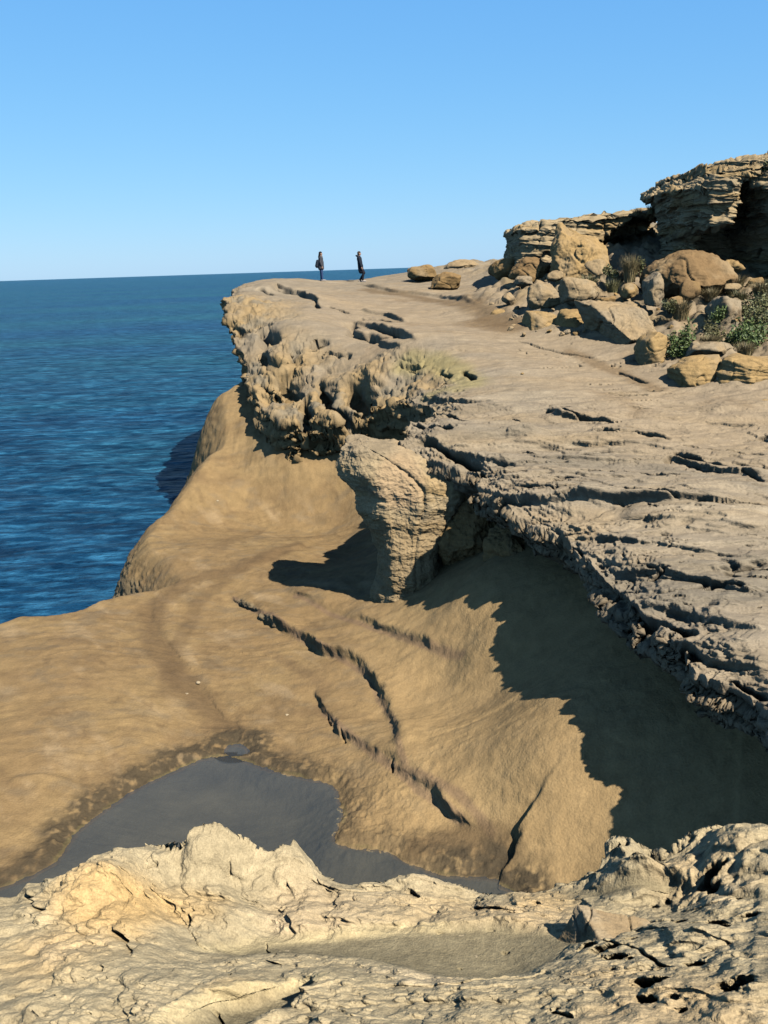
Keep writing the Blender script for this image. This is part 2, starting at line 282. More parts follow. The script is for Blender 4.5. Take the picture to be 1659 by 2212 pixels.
def build_basin():
    x, y = polar(8.2, 62, int(1150*Q), int(1150*Q))
    z = coarse(basin_base, x, y, 8).astype(np.float32)
    # gentle swells and flow-like undulation
    z += .10*fbm(x*.35, y*.35, 1., 3) + .03*fbm(x*1.3, y*1.3, 4., 3)
    zs0 = z.copy()
    # eroded steps and ribs that run down through the shelf
    S = lambda *a, **k: scarp(z, x, y, *a, **k)
    z = S(bl((492,1275),(505,1290),(545,1310),(590,1340),(640,1375),(700,1405),(760,1432),(795,1460),(830,1500),(850,1560),(858,1620),(880,1665)), .27, w=.09, F=.9, dip=.45, rough=.10)
    z = S(bl((612,1258),(640,1285),(700,1310),(780,1345),(860,1372),(930,1395),(1000,1416)), .15, w=.10, F=.8, dip=.4, rough=.12)
    z = S(bl((684,1480),(690,1505),(708,1540),(735,1578),(790,1610),(846,1640),(850,1662),(900,1695),(950,1735),(1000,1770),(1050,1800)), .17, w=.07, F=.7, dip=.5, rough=.1)
    z = S(bl((0,1690),(40,1676),(90,1672),(140,1680),(200,1702),(240,1730)), .07, w=.05, F=.5, dip=.3, side=-1)
    z = S(bl((700,1160),(650,1185),(610,1190),(560,1220),(500,1235)), .10, w=.06, F=.9, dip=.3, side=-1)
    z = S(bl((1112,1795),(1128,1812),(1110,1850),(1085,1880),(1075,1925)), .32, w=.04, F=.3, dip=.6, taper=.12)
    for q, h, w in [([(480,1400),(530,1412),(600,1420)], .03, .03), ([(850,1640),(846,1668)], .22, .05), ([(738,1580),(742,1606)], .14, .03), ([(706,1548),(714,1566)], .12, .03), ([(520,1600),(505,1560),(480,1500),(470,1450)], .03, .25), ([(330,1260),(320,1340),(380,1420),(440,1500),(500,1580)], .06, .3)]:
        z = groove(z, x, y, bl(*q), h, w)
    # fine diagonal bedding relief on the near shelf
    ang = .5*x+.87*y
    z += .018*stair(fbm(x*.8, y*1.6, 2., 3)*1.2, 5) * sst(11, 13, y)
    z += .012*fbm(x*4, y*4, 3., 3)
    zs1 = z.copy()
    # ragged platform beside the pool
    sp, _, _, _ = polydc(x, y, shore, True, 2.); sp = sp+.05*fbm(x*3, y*3, 2., 3)+.03*perlin(x*9, y*9, 1.)
    s2, _, _, _ = polydc(x, y, shore2, True, 1.)
    sp = np.maximum(sp, s2)
    d = -sp
    w = np.exp(-(d/.55)**2)
    prof = np.where(d > 0, .10*sst(0, .35, d)+.16*np.maximum(d, 0), .30*d)
    prof = np.maximum(prof, -.32)
    z = z*(1-w)+(POOL_Z+prof)*w
    z = np.where(sp > .0, np.minimum(z, POOL_Z-.02-.1*np.minimum(sp, 2.)), z)
    rg = sst(.6, 0, np.abs(d-.28))*(x > -8); z += rg*.05*fbm(x*7, y*7, 7., 3)
    # rough tongue between pool and the lower step
    t1 = np.exp(-(((x-AZ(830,1740,-9.4)[0])/1.3)**2+((y-AZ(830,1740,-9.4)[1])/1.6)**2)); z += t1*.05*fbm(x*3.5, y*3.5, 5., 4, ridge=True)
    # stay below the terrace slab
    sd = coarse(lambda a, b: polyd(a, b, lip, False, LAREA)[0], x, y, 6)
    top = coarse(lambda a, b: TT(a, b), x, y, 12)
    z = np.where(sd > -.2, np.minimum(z, top-.9-.0*sd), z)
    # vertical fluting / drip runnels on the far smooth cliff
    wq = fbm(x*.18, y*.18, 66., 3)*3; bs = fbm((x*.35+wq)*.6, (y*1.0+wq)*2.6, 68., 4); z += .014*sst(.0, .2, bs)*sst(-.3, .2, fbm(x*.3, y*.3, 69., 2))
    far = sst(-8.3, -7.2, z)*sst(27, 30, y)
    z += far*.05*fbm(x*2.2, y*.25, 6., 3)
    # the drop to the sea
    cd, _, _, _ = polydc(x, y, coast, False, 3., 6, [(-80, 90), (-80, 5)]); cd = cd+.10*fbm(x*1.2, y*1.2, 9., 3)
    out = np.maximum(cd+.35, 0)
    z = z-1.15*out**1.7*np.where(out > 0, 1, 0)
    z = np.maximum(z, SEA_Z-1.5)
    rel = np.clip(zs1-zs0, -.5, .5)
    P = np.stack([x-.42*rel, y-.35*rel, z], -1).astype(np.float64)
    n = gnormals(P)
    steep = 1-n[..., 2:3]
    rough = .02+.05*sst(.25, .7, steep[..., 0])
    facey = sst(.3, .7, steep[..., 0])*sst(-8.6, -9.1, z)*(x < -3)*(y > 22)
    dsp = rough*fbm(x*3.2, y*3.2, P[..., 2]*3.2, 4)+facey*.14*fbm(x*2.2, y*2.2, z*6., 3, ridge=True)
    P += n*dsp[..., None]
    # ---- colour of the stone, with sunlit brightness painted into the bowl
    C = np.broadcast_to(OCH, P.shape).copy()
    C = mixc(C, np.array([.36, .245, .115]), sst(-.2, .5, fbm(x*.45, y*.45, 8., 3))*.8)
    C = mixc(C, BRN*1.25, sst(.0, .45, fbm(x*.6+3, y*1.1, 5., 5))*.6); C = mixc(C, np.array([.215, .16, .10]), sst(.05, .35, fbm(x*.8+9, y*1.5, 75., 5, .6))*.55); C = mixc(C, np.array([.42, .30, .17]), sst(.12, .42, fbm(x*.9+.6*y, y*.5, 45., 5))*.6); C = mixc(C, BRN*1.1, sst(.18, .42, fbm(x*2.2+.9*y, y*1.4, 55., 5))*.45)
    C = mixc(C, np.array([.25, .185, .11]), sst(.05, .5, fbm(x*1.2, y*2.2, 15., 4))*.5)
    C = mixc(C, YEL*.86, far*.75*sst(-.4, .3, fbm(x*.5, y*.5+z*.8, 3., 3)))
    C = mixc(C, BRN*1.2, far*.6*sst(.2, .5, fbm(x*1.1, z*1.4, 13., 3)))
    C = mixc(C, BRN*1.15, sst(.06, .0, np.abs(bs-.05))*.30*sst(-.2, .2, fbm(x*.4, y*.4, 70., 3))); C = mixc(C, BRN*1.4, sst(.1, .4, bs)*.22)
    bowl = sst(-1.8, .8, x)*sst(26, 22, y)*sst(9, 11, y); C = mixc(C, YEL*1.0, bowl*.72)  # yellow stone; the bowl's sunlit brightness is painted in as well
    def stain(q, rad, c, a, yy=1.):
        nonlocal C
        pt = bl(*q); d0, _, _, _ = polydc(x, y, pt, False, rad*1.3); d0 = np.abs(d0)+.35*rad*fbm(x*1.7, y*1.7, rad, 3)
        C = mixc(C, c, sst(rad, rad*.25, d0)*a)
    stain([(640,1180),(520,1225),(400,1260),(330,1310),(330,1380),(380,1460),(450,1530),(510,1590)], .55, BRN*1.05, .75)
    stain([(620,1190),(500,1240),(430,1300),(380,1400),(360,1500)], .35, BRN, .55)
    stain([(560,1150),(500,1165),(470,1190)], .5, BRN*1.2, .5)
    for q in ([(505,1290),(590,1340),(700,1405),(795,1460),(850,1560),(880,1665),(1000,1730),(1060,1800)], [(640,1290),(780,1352),(930,1402),(1000,1420)], [(700,1540),(790,1615),(900,1700),(1000,1775)]):
        stain(q, .13, np.array([.24, .155, .10]), .6)
    stain([(600,1420),(700,1480),(690,1530)], .25, BRN*1.3, .5)
    stain([(900,1840),(1000,1810),(1090,1840),(1060,1880)], .5, BRN*.9, .75)
    stain([(0,1900),(90,1870),(130,1845)], .22, BRN*.8, .6)
    # brown weedy fringe and the yellow-green line at the water's edge
    fr = sst(.80, .25, d+.45*fbm(x*1.6, y*1.6, 2., 4))*sst(-.05, .03, d)
    lf = sst(-1.2, -2.2, x)+sst(.2, 1.4, x)*.8
    C = mixc(C, DRK*.95, fr*np.clip(lf+.55, 0, 1)*.95*sst(-.35, .15, fbm(x*5, y*5, 4., 4)+.12))
    C = mixc(C, OLV*.75, sst(.05, .0, np.abs(d-.03))*.35*sst(-.2, .3, fbm(x*1.5, y*1.5, 9., 2)))
    C = mixc(C, np.array([.21, .185, .13])*.9, sst(.0, -.08, d))
    C = mixc(C, np.array([.25, .20, .125]), sst(.2, .9, facey)*.7)
    C = C*np.array([.96, .985, 1.06])
    C *= (1+.14*fbm(x*5, y*5, z*5, 4)+.10*fbm(x*1.6+y*.8, y*.9, 3., 4))[..., None]
    keep = (cd < 9) & (P[..., 2] > SEA_Z-1.45)
    F_ = grid_faces(*x.shape, keep=keep); V, F_, Cc = compact(P.reshape(-1, 3), F_, C.reshape(-1, 3))
    o = mesh_np('rock_shelf', V, F_, rock_mat('shelf_sandstone', s1=2.2, s2=26, var=.13, bump=.55, bumpd=.05, grain=.10, stretch=(1, 1, 1)), Cc)
    return tag_struct(o)

def build_terrace():
    x, y = polar(6.0, 92, int(1450*Q), int(1130*Q), 23.5, 40)
    wx = x+.16*fbm(x*1.1, y*1.1, 2., 4)*sst(6, 16, y)+.22*perlin(x*.9, y*.9, 7.); wy = y+.22*fbm(x*1.1+9, y*1.1, 2., 4)+.2*perlin(x*.9, y*.9, 17.)
    sd, nx, ny, t = polydc(wx, wy, lip, False, 3., 6, LAREA)
    ins = np.maximum(sd, 0)
    # the surface height at the nearest point of land
    H0 = coarse(lambda a, b: TT(a, b), x, y, 8)
    out = np.maximum(-sd, 0); a = np.where(out > 1e-4, out, 1.)
    ux = (nx-wx)/a; uy = (ny-wy)/a; ux = np.where(out > 1e-4, ux, 0); uy = np.where(out > 1e-4, uy, 0)
    X = x+ux*out; Y = y+uy*out
    z = np.where(out > 0, 0, H0).astype(np.float64)
    m = out > 0; tmax = 2.1; band = m & (out < tmax+.3)
    z[band] = TT(X[band], Y[band])
    zb = z.copy()
    flatm = sst(0, 1.2, ins)
    # relief of the worn top: bedding ledges
    nb = fbm(x*.22+.15*y, y*.42, 3., 4)
    near_ = sst(30, 22, y)
    zt = .34*stair(nb+.12*fbm(x*.9, y*1.8, 2., 3), 7, .10)*(.35+.65*near_)
    nb2 = fbm(x*.55-.2*y, y*1.5, 9., 3); zt += .13*stair(nb2*1.3, 6, .07)*(.4+.6*sst(34, 26, y))
    rough_face = np.clip(sst(43, 40, y)*sst(30, 33.5, y)*sst(4.6, 1.5, ins+np.maximum(x, 0)*.6)+sst(52, 48, y)*sst(42, 44, y)*sst(4.5, 1., ins), 0, 1)
    zt = zt*(1-.85*rough_face)+rough_face*.45*fbm(x*.28, y*.28, 63., 2)
    zt += .011*fbm(x*2.2, y*4, 2., 4)+.005*fbm(x*13, y*13, 5., 3)
    ck = np.abs(fbm(x*.28+.10*y, y*1.05, 91., 3)); cm = sst(.05, .3, fbm(x*.35, y*.5, 95., 2))*sst(45, 20, y)
    zt -= .20*cm*sst(.03, .0, ck)*(1-rough_face)
    ck = np.abs(fbm(x*.9+.6*y, y*2.2, 97., 3)); cm = sst(.0, .3, fbm(x*.5, y*.8, 99., 2))*sst(26, 15, y)
    zt -= .10*cm*sst(.035, .0, ck)*(1-rough_face)
    # edge crumbles: small ledges that step down to the lip
    edge = sst(1.5, .1, ins)*(1-rough_face)
    zt += edge*(-.10-.16*stair(fbm(x*1.6, y*1.6, 12., 3)+.9*sst(1.0, 0, ins), 3, .12)+.10*fbm(x*4, y*4, 3., 3, ridge=True)*.6)
    z = z+zt
    S = lambda pts, *a, **k: scarp(z, x, y, tl(*pts), *a, **k)
    z = S([(1180,885),(1215,900),(1260,905),(1330,915)], .16, w=.05, F=1., dip=.3, side=1)
    z = S([(1265,935),(1330,940),(1450,946)], .10, w=.05, F=1., dip=.2, side=1)
    z = S([(750,690),(790,702),(850,722),(905,742)], .30, w=.06, F=1.4, dip=.4, side=1)
    z = S([(748,712),(800,730),(870,748)], .25, w=.06, F=.8, dip=.4, side=1)
    z = S([(770,668),(830,680),(880,700)], .2, w=.06, F=1.2, dip=.3, side=1)
    z = S([(860,905),(960,925),(1060,935),(1200,938)], .20, w=.05, F=1.2, dip=.3, side=-1)
    z = S([(985,1085),(1050,1062),(1150,1075),(1300,1078),(1450,1082),(1640,1092)], .20, w=.04, F=1.0, dip=.4, side=1, rough=.06)
    z = S([(990,1040),(1100,1022),(1250,1030),(1400,1036)], .10, w=.03, F=.8, dip=.3, side=1, rough=.05)
    z = S([(940,975),(1010,985),(1110,1000),(1180,1000)], .12, w=.03, F=.6, dip=.3, side=1, rough=.05)
    z = S([(1430,985),(1480,995),(1560,1020),(1659,1035)], .12, w=.03, F=.6, dip=.5, side=1, rough=.05)
    for q, h_ in [([(1205,1150),(1300,1160),(1450,1185),(1659,1215)], .12), ([(1310,1225),(1420,1235),(1540,1262),(1659,1290)], .13), ([(1075,955),(1200,962),(1350,958),(1500,975)], .11), ([(1360,1300),(1480,1320),(1560,1350),(1659,1380)], .13), ([(1100,985),(1290,998),(1420,1000)], .08), ([(1500,905),(1580,915),(1659,920)], .08), ([(1440,1390),(1540,1420),(1659,1450)], .14), ([(1330,1120),(1500,1130),(1659,1150)], .09), ([(900,855),(1000,868),(1100,872)], .12)]:
        z = S(q, h_, w=.04, F=1.2, dip=.3, side=1, rough=.07)
    z = S([(565,635),(600,620),(660,640),(690,660)], .35, w=.08, F=1.6, dip=.3, side=1)
    z = S([(760,612),(860,632),(950,640),(1030,660)], .18, w=.1, F=2.0, dip=.5, side=1)
    for q in [[(1290,775),(1200,760),(1110,735)], [(1400,830),(1330,800)]]: z = groove(z, x, y, tl(*q), .12, .12)
    # open bedding cracks
    for q, h, w in [([(1174,887),(1215,893),(1260,904),(1326,917)], .30, .09), ([(1286,937),(1370,941),(1452,950)], .22, .07), ([(1064,908),(1105,903),(1124,910)], .2, .06), ([(1119,972),(1144,978),(1180,985),(1250,990)], .2, .05),
        ([(1235,1013),(1326,1020),(1417,1030),(1553,1036)], .24, .05), ([(1104,1048),(1175,1056),(1215,1061)], .25, .06), ([(1316,1066),(1376,1068),(1427,1078),(1472,1081)], .30, .06), ([(1503,1084),(1580,1086),(1654,1085)], .22, .045),
        ([(1432,1000),(1457,978),(1508,995),(1578,1013)], .30, .10), ([(1480,1000),(1530,1018)], .3, .09), ([(1600,1022),(1650,1044)], .28, .08), ([(1460,960),(1560,975),(1659,985)], .12, .05), ([(1326,1084),(1366,1096)], .15, .05), ([(1395,1088),(1420,1100)], .15, .05),
        ([(912,950),(957,972),(1023,1000)], .55, .16), ([(1023,1000),(1035,1020),(990,1045)], .5, .14), ([(975,1068),(1040,1062),(1095,1070)], .25, .06), ([(1240,1235),(1330,1262),(1385,1270)], .25, .06), ([(1300,1290),(1350,1300),(1420,1345)], .3, .07), ([(1340,1325),(1400,1330),(1450,1350),(1500,1370)], .35, .09), ([(1430,1400),(1480,1390),(1515,1420)], .4, .10),
        ([(1523,1278),(1553,1265),(1609,1275)], .2, .07), ([(1370,1215),(1440,1240)], .14, .05), ([(1560,1460),(1620,1480),(1659,1500)], .3, .07), ([(1200,1160),(1230,1168),(1262,1192)], .3, .08), ([(1130,1000),(1230,1000)], .16, .05), ([(1180,1135),(1290,1150)], .08, .05), ([(890,915),(935,925),(990,935)], .35, .10), ([(930,880),(985,900),(1010,905)], .3, .10),
        ([(498,690),(530,715)], .7, .35), ([(556,697),(560,733),(585,737)], .8, .4), ([(593,722),(607,744)], .6, .3), ([(684,737),(684,751)], .6, .3), ([(622,773),(644,781)], .8, .3), ([(614,805),(629,846),(651,861)], .8, .45), ([(680,815),(702,855),(742,882),(775,895)], .9, .42), ([(757,822),(768,858),(797,876)], .85, .38), ([(658,860),(665,905)], 1., .22), ([(560,830),(600,850),(640,845)], .5, .2),
        ([(753,693),(760,722),(797,726),(840,737)], .55, .26), ([(771,686),(815,690),(862,700)], .3, .16), ([(768,704),(815,711),(873,731)], .35, .18), ([(560,628),(603,638)], .5, .3), ([(592,624),(650,635)], .35, .2), ([(673,649),(690,667)], .3, .2), ([(700,660),(753,675)], .25, .15), ([(1000,800),(1030,825)], .35, .14), ([(940,800),(975,815)], .3, .12), ([(850,775),(905,790)], .25, .12), ([(700,760),(760,770)], .3, .14), ([(560,760),(590,800)], .4, .2)]:
        z = groove(z, x, y, tl(*q), h, w, max(.04, w*.8))
    # small pits
    rp = np.random.default_rng(3)
    for k in range(46):
        px = rp.uniform(1120, 1650); py = rp.uniform(1120, 1400)
        if py > 1100+.75*(px-1100): continue
        p = AT(px, py); l = rp.uniform(.05, .22); z = groove(z, x, y, [p, p+np.array([l, -l*.5*rp.random(), 0])], rp.uniform(.05, .12), .03)
    # hillside rubble
    hill = sst(-.1, .8, H0-(PA+PB*y)-.25)*(y > 24)*(x > 3)
    f3, f4, cv3 = worley(x*.9, y*.6, 11); f5, f6, cv5 = worley(x*2.3, y*1.6, 13)
    z += hill*(.55*(.5-f3)*(cv3 > .4)+.20*(.5-f5)+.12*fbm(x*1.5, y*1.5, 4., 3))
    # weathered ledges lean out over their feet
    rel = z-zb; sh = np.clip(rel, -.9, .9)*(1-.65*hill)*(1-.55*rough_face)*(1-.5*sst(32, 42, y))
    shx = -.55*sh; shy = -1.15*sh
    shx = shx*(1-.35*rough_face)
    # curl: outside points become the wall under the lip
    h = out*1.9
    cave = sst(26, 23, Y)
    hl = sst(36, 41, Y)
    und = cave*(2.6*sst(.5, 1.9, h)+.10*h)+(1-cave)*((.7+2.*hl)*sst(.4, 2.6-.6*hl, h)+.05*h)
    QX = np.where(m, X, x); QY = np.where(m, Y, y)
    lay = fbm(QX*.6, QY*.6, (z-h)*5.5, 3)
    lay2 = stair(fbm(QX*.5, QY*.5, (z-h)*3.2, 2)*1.4, 4, .1)
    amp = sst(0, .25, h)
    und = und+amp*(.20*lay+.30*lay2)*(1-.3*sst(1.5, 3., h))
    X = X+ux*und+shx; Y = Y+uy*und+shy; z = z-h
    P = np.stack([X, Y, z], -1); n = gnormals(P)
    wall = sst(.02, .2, h)
    wx_ = X+.5*perlin(X*.5, Y*.5, z*.5); wz_ = z+.4*perlin(X*.5+7, Y*.5, z*.5)
    blk = .26*np.abs(perlin(wx_*.55, Y*.55, wz_*.70))+.20*np.abs(perlin(wx_*1.35+5, Y*1.35, wz_*1.9))-.20+.62*stair(fbm(X*.33, Y*.33, wz_*.9, 4, .6)*1.5, 4, .06)+.22*stair(fbm(X*.9+4, Y*.9, wz_*2.4, 3)*1.5, 4, .07)-.42*sst(.22, .5, perlin(X*.7+3, Y*.7, z*.85))-.16*sst(.06, 0, np.abs(fbm(X*.6+8, Y*.6, z*.4, 3)))+.10*fbm(X*2.6, Y*2.6, z*3.6, 5, .6, ridge=True)
    dsp = wall*(1-.5*rough_face)*(.22*fbm(X*1.6, Y*1.6, z*3.5, 5, .6, ridge=True)+.08*fbm(X*6, Y*6, z*9, 3)-.10)+.01*fbm(X*2.5, Y*2.5, z*2.5, 4)+rough_face*.62*blk
    P += n*dsp[..., None]
    # ---- colour
    C = np.broadcast_to(GREY, P.shape).copy()
    C = mixc(C, TAN, sst(-.25, .45, fbm(x*.3, y*.7, 1., 4))*.75)
    C = mixc(C, np.array([.26, .215, .16]), sst(.05, .5, fbm(x*.35+5, y*.9, 11., 4))*.65)
    C = mixc(C, PALE, sst(.22, .55, fbm(x*.5, y*1.6, 21., 4))*.6)
    bn = fbm(x*.10, y*.75, 77., 4); C = mixc(C, np.array([.24, .205, .155]), sst(.0, .3, bn)*.55*(1-sst(21, 26, y)*.7)); C = mixc(C, PALE, sst(-.12, -.4, bn)*.4)
    path = sst(19, 23, y)*sst(60, 48, y)*sst(2.5, 6, ins); C = mixc(C, np.array([.40, .30, .195]), path*.6)
    C = mixc(C, np.array([.27, .19, .115]), path*.6*sst(.1, .5, fbm(x*.5, y*.35, 31., 4)))
    C = mixc(C, YEL*.95, rough_face*.85*sst(-.5, .2, fbm(x*.5, y*.5, 6., 3)))
    C = mixc(C, np.array([.30, .25, .18]), rough_face*.8*sst(-.05, .3, fbm(x*.8, y*.8, 16., 4))); C = mixc(C, YEL*1.05, rough_face*.7*sst(.15, .4, fbm(x*.7, y*.7, 19., 3)))
    C = mixc(C, YEL, hill*.6*sst(-.2, .4, fbm(x*.5, y*.5, 26., 3))); C = mixc(C, np.array([.24, .19, .115]), hill*.6*sst(-.1, .4, fbm(x*.9, y*.9, 36., 4)))
    def stain(q, rad, c, a):
        nonlocal C
        d0, _, _, _ = polydc(x, y, tl(*q), False, rad*1.3); d0 = np.abs(d0)+.4*rad*fbm(x*1.2, y*1.2, rad, 3); C = mixc(C, c, sst(rad, rad*.2, d0)*a)
    stain([(880,775),(950,780),(990,805),(1020,830)], .9, OLV*1.2, .6)
    stain([(930,850),(990,845)], .6, OLV*1.2, .45)
    stain([(800,628),(900,640),(1010,655),(1060,680),(1100,700)], 1.1, BRN*1.1, .7)
    stain([(1030,700),(1090,710),(1130,700)], 1.3, BRN*1.3, .7)
    stain([(1200,1000),(1400,1010),(1659,1060)], .35, np.array([.23, .195, .15]), .5)
    stain([(1450,1105),(1659,1105)], .35, PALE*1.05, .7)
    stain([(1150,1100),(1300,1120),(1250,1150)], .5, TAN*1.12, .6)
    stain([(1230,760),(1330,800),(1420,840)], .5, BRN*1.3, .6)
    C = mixc(C, OCH*.8, wall*(.35+.5*sst(1., 2., h))); C = mixc(C, YEL*.9, wall*(1-cave)*.6)
    C = C*np.array([.96, .995, 1.08])
    C *= .95*(1+.14*fbm(x*4, y*4, z*4, 4)+.08*fbm(x*.8, y*2.4, 3., 4))[..., None]
    keep = (out < tmax)
    F_ = grid_faces(*x.shape, keep=keep); V, F_, Cc = compact(P.reshape(-1, 3), F_, C.reshape(-1, 3))
    o = mesh_np('rock_terrace', V, F_, rock_mat('terrace_sandstone', s1=1.6, s2=22, var=.13, bump=.6, bumpd=.05, grain=.12, stretch=(1, 2.2, 2)), Cc)
    return tag_struct(o), P

# ================================================================== FOREGROUND LEDGE
fz = [(0,2212,-2.05),(300,2212,-2.0),(700,2212,-1.98),(1000,2212,-1.95),(1300,2212,-1.87),(1659,2212,-1.78),(0,2080,-2.15),(300,2080,-2.15),(600,2070,-2.24),(800,2120,-2.15),(1000,2130,-2.12),(550,2180,-2.08),
 (0,1990,-2.25),(150,1960,-2.25),(280,1900,-2.2),(350,1960,-2.3),(500,1950,-2.35),(700,1960,-2.4),(900,1960,-2.42),(1100,1975,-2.4),(1250,1990,-2.35),
 (500,2045,-2.33),(700,2040,-2.34),(900,2040,-2.34),(1050,2050,-2.34),(1100,2090,-2.28),
 (1300,1930,-2.45),(1250,1925,-2.5),(1400,1900,-2.5),(1480,1930,-2.4),(1400,2010,-2.15),(1500,2060,-2.0),(1600,2000,-2.1),(1659,1900,-2.2),(1550,1850,-2.25),(1250,2130,-1.95),(1500,2150,-1.85),(1659,2100,-1.85),
 (200,1885,-2.25),(420,1890,-2.35),(560,1890,-2.4),(700,1900,-2.45),(1000,1930,-2.5),(-150,2000,-2.3),(1800,2000,-2.0),(1800,1850,-2.2),(1400,1850,-2.35)]
fpts = [tuple(AZ(*q)) for q in fz]
FRIM = [(-160,1945,-2.3),(0,1912,-2.3),(60,1895,-2.32),(120,1893,-2.34),(170,1880,-2.3),(200,1862,-2.28),(235,1845,-2.25),(262,1815,-2.2),(330,1798,-2.2),(420,1800,-2.2),(445,1770,-2.16),(500,1772,-2.18),(545,1800,-2.24),(600,1808,-2.26),(632,1806,-2.28),(640,1870,-2.45),(690,1868,-2.46),(760,1880,-2.48),(900,1874,-2.48),(1000,1890,-2.5),(1060,1908,-2.52),(1120,1905,-2.52),(1180,1900,-2.52),(1195,1880,-2.5),(1255,1875,-2.48),(1290,1850,-2.42),(1310,1812,-2.38),(1312,1785,-2.34),(1370,1800,-2.36),(1470,1805,-2.36),(1500,1785,-2.32),(1550,1780,-2.3),(1570,1765,-2.26),(1620,1768,-2.25),(1670,1772,-2.25),(1850,1790,-2.25)]
fpts += [tuple(AZ(*q)) for q in FRIM[::2]]
FT = TPS(fpts, 1e-4)
frim = [AZ(*q) for q in FRIM]                  # land (camera side) on the right of travel
def fl(*q): return [hit(a, b, FT, .9, 8) for a, b in q]
def build_ledge():
    x, y = polar(1.05, 5.6, int(1150*Q), int(1250*Q), 24.5, 50)
    z = coarse(FT, x, y, 8); zb = z.copy()
    rd, nx, ny, t = polydc(x+.05*fbm(x*5, y*5, 2., 4)+.0*x, y+.05*fbm(x*5, y*5, 12., 4), frim, False, 1., 6, [(12, 30), (-12, 30)])
    ins = np.maximum(-rd, 0)
    hollow = np.zeros_like(z)
    for q in ([(430,2035),(560,2015),(750,2000),(950,1990),(1100,1985),(1190,2000),(1240,2030),(1180,2080),(1090,2110),(960,2110),(850,2085),(700,2062),(560,2062)], [(360,2225),(430,2190),(560,2140),(700,2125),(640,2165),(500,2225)], [(1180,1922),(1260,1912),(1360,1886),(1430,1880),(1470,1905),(1440,1935),(1330,1935),(1240,1930)], [(1560,1925),(1659,1930),(1659,1950),(1580,1945)]):
        sdh, _, _, _ = polydc(x+.03*perlin(x*6, y*6, 3.), y+.03*perlin(x*6, y*6, 9.), smooth_poly(fl(*q), 3, True), True, .15); hollow = np.maximum(hollow, sst(-.03, .07, sdh))
    rgh = 1-hollow
    z += .05*fbm(x*2.0, y*2.0, 1., 3)*rgh
    f1, f2, cv = worley(x*3.2+.35*fbm(x*4, y*4, 1., 3), y*3.2+.35*fbm(x*4, y*4, 6., 3), 21)
    z += rgh*(.075*(.5-f1)+.045*(cv-.5)*sst(.0, .25, f2-f1))
    g1, g2, cg = worley(x*11+.4*fbm(x*9, y*9, 1., 3), y*11+.4*fbm(x*9, y*9, 4., 3), 23)
    z += rgh*.034*(.55-g1)*(.4+.6*sst(-.3, .4, fbm(x*2.3, y*2.3, 8., 3)))
    h1, h2, ch = worley(x*27+.5*fbm(x*20, y*20, 1., 2), y*27+.5*fbm(x*20, y*20, 4., 2), 29); z += rgh*.014*(.5-h1)*sst(-.2, .3, fbm(x*3, y*3, 18., 3))
    z += rgh*(.020*fbm(x*9, y*9, 2., 4, .55)+.008*fbm(x*30, y*30, 3., 4, .6)) + hollow*(.004*fbm(x*12, y*12, 2., 3)+.0015*fbm(x*70, y*70, 2., 2)-.035)
    # bedding steps inside the crust
    z += rgh*.09*stair(fbm(x*.9, y*1.4, 33., 4), 6, .09)
    # mounds
    def mound(px, py, zz, rx, ry, h):
        nonlocal z; c = AZ(px, py, zz); z += h*np.exp(-(((x-c[0])/rx)**2+((y-c[1])/ry)**2)**1.5)
    mound(430,1890,-2.3,.36,.18,.09); mound(600,1850,-2.35,.12,.12,.05); mound(250,1890,-2.25,.25,.16,.05)
    cr = lambda q, h, w, r=.03: groove(z, x, y, fl(*q), h, w, r)
    for q, h, w in [([(40,1925),(60,1950),(90,1965),(110,1985)], .10, .012), ([(1240,2010),(1300,2025),(1380,2050),(1450,2085)], .09, .010), ([(400,2005),(420,1990),(445,1975)], .06, .008),
                    ([(250,2010),(265,2035),(275,2060)], .08, .012), ([(470,2180),(480,2205)], .06, .010), ([(560,2020),(575,2060),(600,2090)], .04, .006), ([(430,1790),(425,1830)], .05, .008), ([(520,1840),(500,1900)], .03, .008),
                    ([(1180,2190),(1240,2212)], .06, .010), ([(1340,1812),(1400,1835),(1450,1840)], .06, .014), ([(350,1880),(380,1890),(390,1900)], .04, .01), ([(700,1860),(690,1900)], .02, .01), ([(1000,1950),(1100,1965)], .05, .012),
                    ([(640,1900),(760,1930),(850,1925)], .02, .012), ([(870,1925),(890,1940)], .05, .02), ([(1120,1960),(1170,1950)], .03, .02)]: z = cr(q, h, w)
    # deep ragged pits (dark holes in the photograph)
    rp = np.random.default_rng(9)
    def pit(px, py, a, h):
        nonlocal z
        c = fl((px, py))[0]; m = near(x, y, [c, c], a*2.6)
        if not m.any(): return
        xx, yy = x[m], y[m]; r = np.hypot(xx-c[0], (yy-c[1])*1.3)/a+.95*fbm(xx/a*.9, yy/a*.9, h*40+px*.1, 4); z[m] -= h*sst(1.1, .55, r)
    for q in [(1445,1840,.055,.16),(1545,1885,.04,.12),(1530,1905,.035,.1),(1540,1922,.03,.1),(1540,1990,.05,.12),(1560,1999,.045,.1),(1300,2050,.05,.16),(1325,2068,.04,.14),(1395,2120,.05,.15),(1390,2155,.03,.1),(1600,2122,.035,.07),(1572,2136,.03,.06),(1460,1815,.03,.06),(1615,1975,.03,.06),(1330,1820,.03,.06),(1270,2040,.03,.1)]: pit(*q)
    for k in range(24):
        px = rp.uniform(0, 1659); py = rp.uniform(1900, 2205); pit(px, py, rp.uniform(.008, .02), rp.uniform(.008, .02))
    for k in range(14):
        px = rp.uniform(1280, 1659); py = rp.uniform(1800, 2190); pit(px, py, rp.uniform(.01, .03), rp.uniform(.02, .07))
    # the outer edge breaks away and curls under
    out = np.maximum(rd, 0); a = np.where(out > 1e-4, out, 1.)
